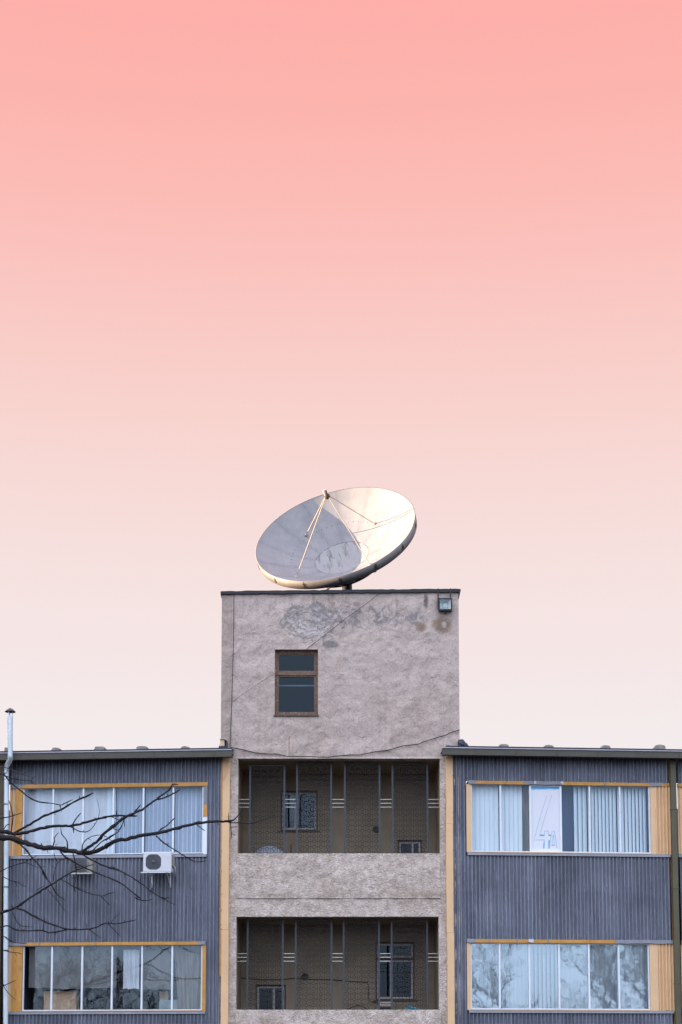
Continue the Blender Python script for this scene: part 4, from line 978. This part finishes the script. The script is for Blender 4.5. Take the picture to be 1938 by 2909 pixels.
for k in range(14):
    a = 2*math.pi*(k+.3)/14
    for da, h in ((-.012,-.07),(-.012,-.12),(-.012,-.16),(.012,-.07),(.012,-.12),(.012,-.16)):
        d = Vector((math.cos(a+da), math.sin(a+da), 0)); p = d*(Rd+.012)+Vector((0,0,h)); rim.bar(p-d*.012, p+d*.006, .026, .026, 1)
    d = Vector((math.cos(a), math.sin(a), 0)); rim.bar(d*(Rd+.013)+Vector((0,0,-.01)), d*(Rd+.007)+Vector((0,0,-.20)), .008, .004, 1)
dpart(rim, 'rim_band', [M_rim, M_rust])
M_strut = mat('strut_paint', (.40,.33,.26), .5, .2, 12, 60, .1, dirt=.3)
ap = Vector((.04*Rd, .0, .495*Rd))
ang = (35, 122, 212, 299); rho = (.62, .66, .70, .625)
for a, ro in zip(ang, rho):
    d = Vector((math.cos(R(a)), math.sin(R(a)), 0))*ro*Rd; q = d+Vector((0,0,-dep*Rd*(1-ro*ro)))
    t_ = ap+Vector((d.x, d.y, 0)).normalized()*.05; dpart(MB().tube([q, t_], .0115, 8).lathe([(.05,.0),(.05,.025),(.0,.03)], q, 10), 'feed_strut', M_strut)
dpart(MB().lathe([(.0,-.06),(.045,-.06),(.07,-.03),(.07,.03),(.03,.05),(.03,.16),(.0,.16)], ap, 20), 'feed_horn', M_rust)
dpart(MB().bar(ap+Vector((.0,.02,.05)), ap+Vector((-.02,.04,.17)), .026).bar(ap+Vector((-.04,0,.02)), ap+Vector((-.06,.04,.15)), .015), 'feed_bracket', M_white)
bk = MB(); zr_ = -.45*Rd; rr_ = .47*Rd
nseg = 48; bk.tube([(rr_*math.cos(2*math.pi*k/nseg), rr_*math.sin(2*math.pi*k/nseg), zr_) for k in range(nseg+1)], .035, 8, cap=False)
for k in range(12):
    a = 2*math.pi*k/12+.13; d = Vector((math.cos(a), math.sin(a), 0)); bk.bar(d*rr_+Vector((0,0,zr_)), d*.86*Rd+Vector((0,0,-dep*Rd*(1-.74)-.03)), .03); bk.bar(d*rr_+Vector((0,0,zr_)), d*.2*Rd+Vector((0,0,zr_-.02)), .035)
bk.lathe([(.0,zr_-.10),(.25*Rd,zr_-.10),(.25*Rd,zr_+.05),(.3*Rd,-dep*Rd*.93)], n=24, smooth=False)
dpart(bk, 'back_frame', M_black)
HB = C0 + nV*(zr_-.1)                                   # back hub in the world
foot = Vector((HB.x+.06, HB.y+.25, ztop))
MB().tube([foot, Vector((foot.x, foot.y, HB.z-.1)), HB+nV*.05], [.13,.13,.16], 16).box(foot.x-.35, foot.x+.35, foot.y-.35, foot.y+.35, ztop-.01, ztop+.06).build('pedestal', M_black, sd_)
def dw(x, y, z): return C0+mV*x*Rd+wV*y*Rd+nV*z*Rd
for a, b in (((-.30,-.62,-.36), (.0,.1,-.62)), ((.34,-.58,-.33), (.15,-.1,-.60))):
    MB().bar(dw(*a), dw(*b), .05, .03).build('brace', M_rim, sd_)
e = Vector((foot.x-.75, foot.y-.6, ztop)); MB().bar(e, dw(-.18,-.5,-.47), .05).build('leg', M_rim, sd_)

# ------------------------------------------------------------------ bare tree in front, on the left
YT = -5.0
K1 = lambda x, y: (.2168*x, 2200+.2168*y)
K3 = lambda x, y: (300+.2423*x, 2200+.2423*y)
K4 = lambda x, y: (.2551*x, 2440+.2551*y)
KB = lambda x, y: (.4337*x, 2420+.4337*y)
KP = lambda x, y: (640+.1403*x, 2120+.1403*y)
K8 = lambda x, y: (.1274*x, 2000+.1274*y)
KA = lambda x, y: (.4337*x, 2000+.4337*y)
tree = thing('bare_tree', 'bare leafless tree reaching dark branches across the left wing', 'tree', W0, (W0.px(-330, 3100, YT)[0], YT, 0))
TX = W0.px(-330, 2600, YT)[0]
tr_ = MB(); tr_.tube([(TX-.3,YT,0),(TX-.1,YT+.05,2.5),(TX,YT,5),(TX-.08,YT,7.5),(TX+.05,YT,9.5),(TX+.2,YT+.2,11.5)], [.30,.25,.22,.17,.11,.04], 14); tr_.build('trunk', M_bark, tree)
def limb(polys, name, y, m=M_bark, yslope=.0):
    mb = MB()
    for K, pts, wa, wb in polys:
        Pp = [K(*p) for p in pts]; P3 = []
        n = len(Pp); sc = (y+D)/4480.0
        for i, (a, b) in enumerate(Pp): P3.append(W0.P(a, b, y+yslope*(a/300)+.05*math.sin(i*2.1+a*.05)))
        # smooth and roughen
        Q = []; Rr = []
        for i in range(n-1):
            ns = max(2, int((P3[i+1]-P3[i]).length/.06)); p0, p1, p2, p3 = P3[max(i-1,0)], P3[i], P3[i+1], P3[min(i+2,n-1)]
            for s_ in range(ns):
                t = s_/ns; q = .5*((2*p1)+(p2-p0)*t+(2*p0-5*p1+4*p2-p3)*t*t+(3*p1-p0-3*p2+p3)*t**3)
                f = (i+t)/(n-1); w = (wa+(wb-wa)*f)*sc/2*1.4
                Q.append(q+Vector((random.gauss(0,1), random.gauss(0,1), random.gauss(0,1)))*w*.18); Rr.append(w*(1+.13*random.gauss(0,1) if random.random() < .5 else 1)*(1.35 if random.random() < .06 else 1))
        Q.append(P3[-1]); Rr.append(wb*sc/2*.8)
        mb.tube(Q, [max(.003, r) for r in Rr], 7)
        for q_i in range(4, len(Q)-2, 5):
            if random.random() < .55 and Rr[q_i] > .006:
                dr = (Q[q_i+1]-Q[q_i-1]).normalized(); sd0 = dr.cross(Vector((0,1,0))).normalized()*random.choice((-1, 1)); ln_ = random.uniform(.02, .075)
                tip = Q[q_i]+sd0*(Rr[q_i]+ln_)+dr*ln_*.7+Vector((0, random.uniform(-.03, .03), 0)); mb.tube([Q[q_i], (Q[q_i]+tip)/2+dr*.008, tip], [.0065, .005, .006], 5)
    return mb.build(name, m, tree)
Kp = lambda x, y: (x, y)
limb([(Kp, [(-330,2330),(-180,2345),(-60,2366),(0,2378),(28,2382),(63,2392),(108,2404),(152,2410),(195,2417),(230,2423),(256,2423),(300,2407)], 13, 8.5),
      (K3, [(0,850),(100,790),(230,760),(420,715),(600,690),(740,660),(900,615),(1100,570),(1300,550),(1440,550),(1500,535)], 8.8, 4.2),
      (KP, [(0,1512),(120,1512),(200,1470),(260,1400),(330,1300),(390,1140)], 4, .8),
      (KP, [(60,1530),(130,1550),(300,1550),(470,1560),(640,1530),(800,1475),(930,1440),(1000,1400)], 2.6, 1.5),
      (KP, [(105,1545),(112,1640),(122,1760),(118,1890)], 2.2, 1.5), (KP, [(115,1640),(190,1635),(265,1625)], 1.5, 1.0), (KP, [(72,1500),(66,1420),(75,1340)], 2.0, 1.3),
      (K3, [(590,720),(680,800),(820,890),(960,975),(1060,1025),(1180,1012)], 3.4, 1.8), (K3, [(610,690),(660,640),(740,580),(820,500)], 3.2, 2.0), (K3, [(1070,590),(1120,630),(1168,660)], 2.2, 1.4)], 'branch', YT)
limb([(K1, [(1040,1035),(1120,980),(1200,930),(1290,860),(1400,740),(1568,620)], 6.2, 5.4),
      (K3, [(75,620),(220,510),(330,455),(430,410),(520,345),(600,290),(650,250),(720,205),(765,160),(785,115),(850,118)], 5.4, 2.6),
      (K3, [(600,295),(660,280),(720,260),(850,195),(872,172)], 3.6, 2.4), (K3, [(335,445),(375,400),(412,357)], 3.0, 2.0),
      (K1, [(1230,985),(1300,910),(1450,810),(1568,745)], 2.6, 1.8), (K3, [(75,620),(150,655),(195,590),(215,540)], 2.0, 1.4), (K3, [(215,500),(215,560),(225,620)], 2.4, 1.4), (K3, [(0,770),(60,740),(150,670),(200,600)], 1.8, 1.2)], 'branch', YT-.15)
limb([(Kp, [(-330,2300),(-150,2345),(-50,2358),(0,2361),(28,2366),(45,2371)], 9, 7.4),
      (K1, [(190,780),(350,760),(500,715),(700,680),(900,670),(1050,650),(1250,590),(1450,545),(1568,540),(1800,545)], 7.2, 3.6),
      (K1, [(185,770),(330,690),(550,560),(700,500),(820,450),(1000,345),(1130,290),(1222,243)], 5.0, 3.6),
      (K1, [(950,665),(1000,580),(1065,502)], 3.0, 2.0), (K1, [(960,680),(968,770)], 2.6, 1.8), (K1, [(915,680),(1040,745),(1150,748),(1220,690),(1280,590),(1303,480),(1270,310)], 2.4, .7),
      (K1, [(1040,330),(1043,280)], 2.2, 1.6), (K1, [(1530,530),(1525,460)], 2.2, 1.5), (K1, [(1270,585),(1230,560)], 1.8, 1.2), (K1, [(1450,550),(1568,600)], 1.8, 1.4),
      (K1, [(150,745),(170,580),(160,480),(115,335)], 2.6, 1.8), (K1, [(40,735),(80,670),(130,650)], 2.4, 1.4), (K1, [(0,575),(140,550),(297,500)], 2.4, 1.6), (K1, [(170,785),(230,830),(280,800)], 2.2, 1.4)], 'branch', YT+.25)
limb([(K1, [(690,955),(715,870),(712,830),(765,763)], 3.0, 2.0), (K1, [(885,985),(880,880),(850,830),(810,780),(797,705)], 2.8, 1.8), (K1, [(1078,1015),(1082,920),(1150,840),(1230,805),(1330,795),(1400,820),(1480,885)], 2.4, .9), (K1, [(810,970),(862,942)], 2.6, 2.0),
      (K1, [(270,915),(350,1000),(440,1110),(530,1210),(620,1370)], 3.6, 3.0), (K4, [(475,125),(500,200),(570,280),(630,390),(680,430),(720,455)], 3.0, 1.8),
      (K1, [(790,1010),(860,1080),(1000,1165),(1200,1260),(1400,1345)], 3.6, 2.8), (K4, [(1190,200),(1350,275),(1500,390),(1568,445)], 2.8, 2.6), (KB, [(885,300),(915,314),(960,320),(1000,308)], 2.6, 2.0),
      (K1, [(1070,1040),(1200,1120),(1400,1210),(1568,1265)], 4.0, 3.2), (KB, [(740,100),(800,130),(900,190),(1000,265),(1075,310),(1150,350)], 3.2, 1.6), (KB, [(1040,292),(1080,303),(1112,298)], 2.2, 1.8),
      (K1, [(958,1035),(990,1180),(998,1300)], 2.6, 2.0), (K4, [(848,80),(850,130),(845,200),(825,330),(842,362)], 2.2, 2.0), (K1, [(615,985),(632,1030)], 1.8, 1.2), (K1, [(710,1040),(730,1110),(760,1140)], 1.6, 1.2), (K1, [(540,905),(560,930)], 2, 1.4)], 'branch', YT-.35)
limb([(Kp, [(-330,2180),(-150,2185),(-20,2195)], 5, 3.2), (K8, [(-160,1550),(0,1560),(90,1575),(250,1760),(450,1920),(650,2080),(870,2180),(1099,2210)], 3.2, 2.8), (K1, [(480,350),(520,360),(690,380),(790,400),(860,375),(955,330)], 2.8, 1.8), (K1, [(788,400),(810,492)], 1.8, 1.2),
      (K8, [(60,1570),(130,1600),(300,1660),(470,1690),(680,1710),(720,1660),(795,1608)], 2.2, 1.4), (K8, [(690,1720),(765,1800)], 1.6, 1.2), (K8, [(90,1565),(175,1480),(90,1450)], 1.6, 1.0), (K8, [(60,1680),(160,1670)], 1.4, 1.0)], 'branch', YT+.1)
limb([(Kp, [(-330,2150),(-120,2170),(-20,2178)], 4, 2.4), (K8, [(-160,1390),(0,1395),(80,1405),(200,1440),(330,1500),(460,1555),(560,1545),(625,1490)], 2.4, 1.5), (K8, [(455,1560),(370,1650),(360,1720),(430,1830)], 1.4, .9), (K8, [(490,1570),(600,1600),(740,1650)], 1.2, .9), (K8, [(370,1690),(450,1740),(480,1810)], 1.2, .8)], 'branch', YT+.2, M_bark2)
limb([(Kp, [(-330,2700),(-150,2640),(-40,2605),(0,2595)], 9, 6), (K4, [(0,605),(100,570),(180,540),(300,455),(500,330),(600,270),(700,205),(800,150),(930,95),(1050,60)], 5.2, 2.0),
      (K4, [(680,230),(760,270),(840,320),(980,380),(1130,412),(1190,395),(1272,370)], 2.4, 1.5), (K4, [(1130,420),(1180,475),(1230,520)], 2.2, 1.4), (K4, [(595,250),(600,190),(615,110),(655,30),(760,-20)], 2.2, 1.4), (K4, [(630,260),(635,350),(635,470)], 1.8, 1.0), (K4, [(530,340),(585,400),(650,480),(735,592)], 1.9, 1.0), (K4, [(415,345),(500,295)], 1.8, 1.0), (K4, [(845,310),(900,335),(965,352)], 1.8, 1.0)], 'branch', YT-1.2)
limb([(K4, [(140,548),(230,560),(330,610),(500,700),(600,735),(700,770),(780,785),(950,785),(1060,765),(1130,735),(1200,715),(1300,722),(1420,700),(1518,678)], 4.2, 2.2), (K4, [(1205,720),(1270,790),(1342,866)], 2.2, 1.5), (K4, [(1000,790),(1060,835),(1125,882)], 1.9, 1.4), (K4, [(1240,715),(1270,660),(1335,605)], 1.5, .8), (K4, [(965,780),(962,710)], 1.4, .9), (K4, [(800,790),(855,765)], 2, 1.4),
      (Kp, [(-330,2690),(-100,2640),(-20,2634)], 4, 2.8), (K4, [(-80,760),(0,757),(100,748),(180,790),(300,800),(480,797),(540,822),(650,810),(760,785)], 3.0, 2.8), (K4, [(478,795),(490,720),(502,650)], 2.0, 1.3), (K4, [(140,600),(180,680),(225,740),(300,755),(372,758)], 1.8, 1.2),
      (K4, [(0,145),(50,115),(150,75),(270,42),(350,65),(430,102)], 2.4, 1.2), (K4, [(270,42),(350,-5),(420,-40)], 1.8, 1.0), (K4, [(30,195),(130,245),(200,260),(240,290),(297,312)], 2.0, 1.2), (K4, [(30,850),(90,900),(160,932),(250,938),(300,940)], 2.2, 1.5), (K4, [(30,1015),(130,1040),(190,1045),(250,1062)], 1.8, 1.2)], 'branch', YT-1.3)
# blurred lower twigs by the flue
limb([(KB, [(0,880),(40,870),(105,840)], 2.4, 1.4), (KB, [(20,870),(50,920),(105,970)], 1.8, 1.2), (KB, [(0,850),(45,885)], 1.6, 1.2), (KB, [(0,540),(60,570),(90,600)], 1.6, 1.2)], 'branch', YT-1.4)

# ------------------------------------------------------------------ bare trees across the street, seen only as reflections
def bigtree(x, y, h, seed, lab):
    rr = random.Random(seed); t = thing('street_tree', lab, 'tree', W0, (x, y, 0), 'bare trees mirrored in the windows'); tk = MB(); br = MB()
    def grow(p, d, L_, r, lev):
        n = 4; pts = [p]; q = p; dd = d.copy(); rs = [r]
        for k in range(n):
            dd = (dd+Vector((rr.gauss(0,.13), rr.gauss(0,.13), rr.gauss(.03,.10)))).normalized(); q = q+dd*L_/n; pts.append(q); rs.append(max(.009, r*(1-.40*(k+1)/n)))
        (tk if lev == 0 else br).tube(pts, rs, 7 if lev < 2 else 4, cap=False)
        if lev >= 7: return
        kids = 3 if lev < 5 else 2
        for c in range(kids):
            a = rr.uniform(0, 6.28); sp = rr.uniform(.35, .75); side = Vector((math.cos(a), math.sin(a), rr.uniform(-.1,.3)))
            nd = (dd*(1-.35*sp)+side*sp).normalized(); k = rr.randint(2, n); grow(pts[k], nd, L_*rr.uniform(.62,.82), rs[k]*.74, lev+1)
    grow(Vector((x, y, 0)), Vector((0,0,1)), h*.30, h*.021, 0)
    tk.build('trunk', M_bark, t); br.build('crown', M_bark, t)
bigtree(25, -62, 17.5, 3, 'wide bare tree across the street mirrored in the lower right window'); bigtree(20, -66, 16, 8, 'slim bare tree across the street mirrored beside the wide one')
bigtree(-20, -60, 13.5, 5, 'bare tree across the street mirrored in the lower left window'); bigtree(-29, -64, 14, 6, 'bare tree across the street mirrored at the far left of the windows')

# ------------------------------------------------------------------ unseen block added on the left to keep low sun off the facade
nb = thing('shading_block', 'plain grey block added unseen at far left to shade the facade from the sun', 'building', W0, (-44, 5, 0))
hN = 15.3
holes = [(y, y+1.5, z, z+1.5) for y in (-16, -12, -8, -4, 0, 4, 8, 12, 16, 20) for z in (1.2, 4.6, 8.0, 11.4)]
wl = MB(); tmp = MB(); grid_wall(tmp, -20, 24, 0, hN, holes, 0, 50, 0, 1, .25)
for v in tmp.v: wl.v.append(Vector((-38-v.y, v.x, v.z)))
wl.f = [f[::-1] for f in tmp.f]; wl.m = tmp.m; wl.sm = tmp.sm
wl.quad((-50,-20,0),(-50,-20,hN),(-38,-20,hN),(-38,-20,0)).quad((-50,24,0),(-38,24,0),(-38,24,hN),(-50,24,hN)).quad((-50,-20,hN),(-50,24,hN),(-38,24,hN),(-38,-20,hN)).quad((-50,-20,0),(-50,24,0),(-50,24,hN),(-50,-20,hN))
wl.build('wall', M_loggia, nb)
for a, b, c, d in holes:
    w_ = MB().box(-38.3, -38.2, a, b, c, d).build('window', M_glass_d, nb)
bigtree(31, -60, 17, 11, 'broad bare tree across the street at the far right of the mirrored row'); bigtree(15, -70, 16, 12, 'distant bare tree across the street mirrored in the first panes of the lower right window')
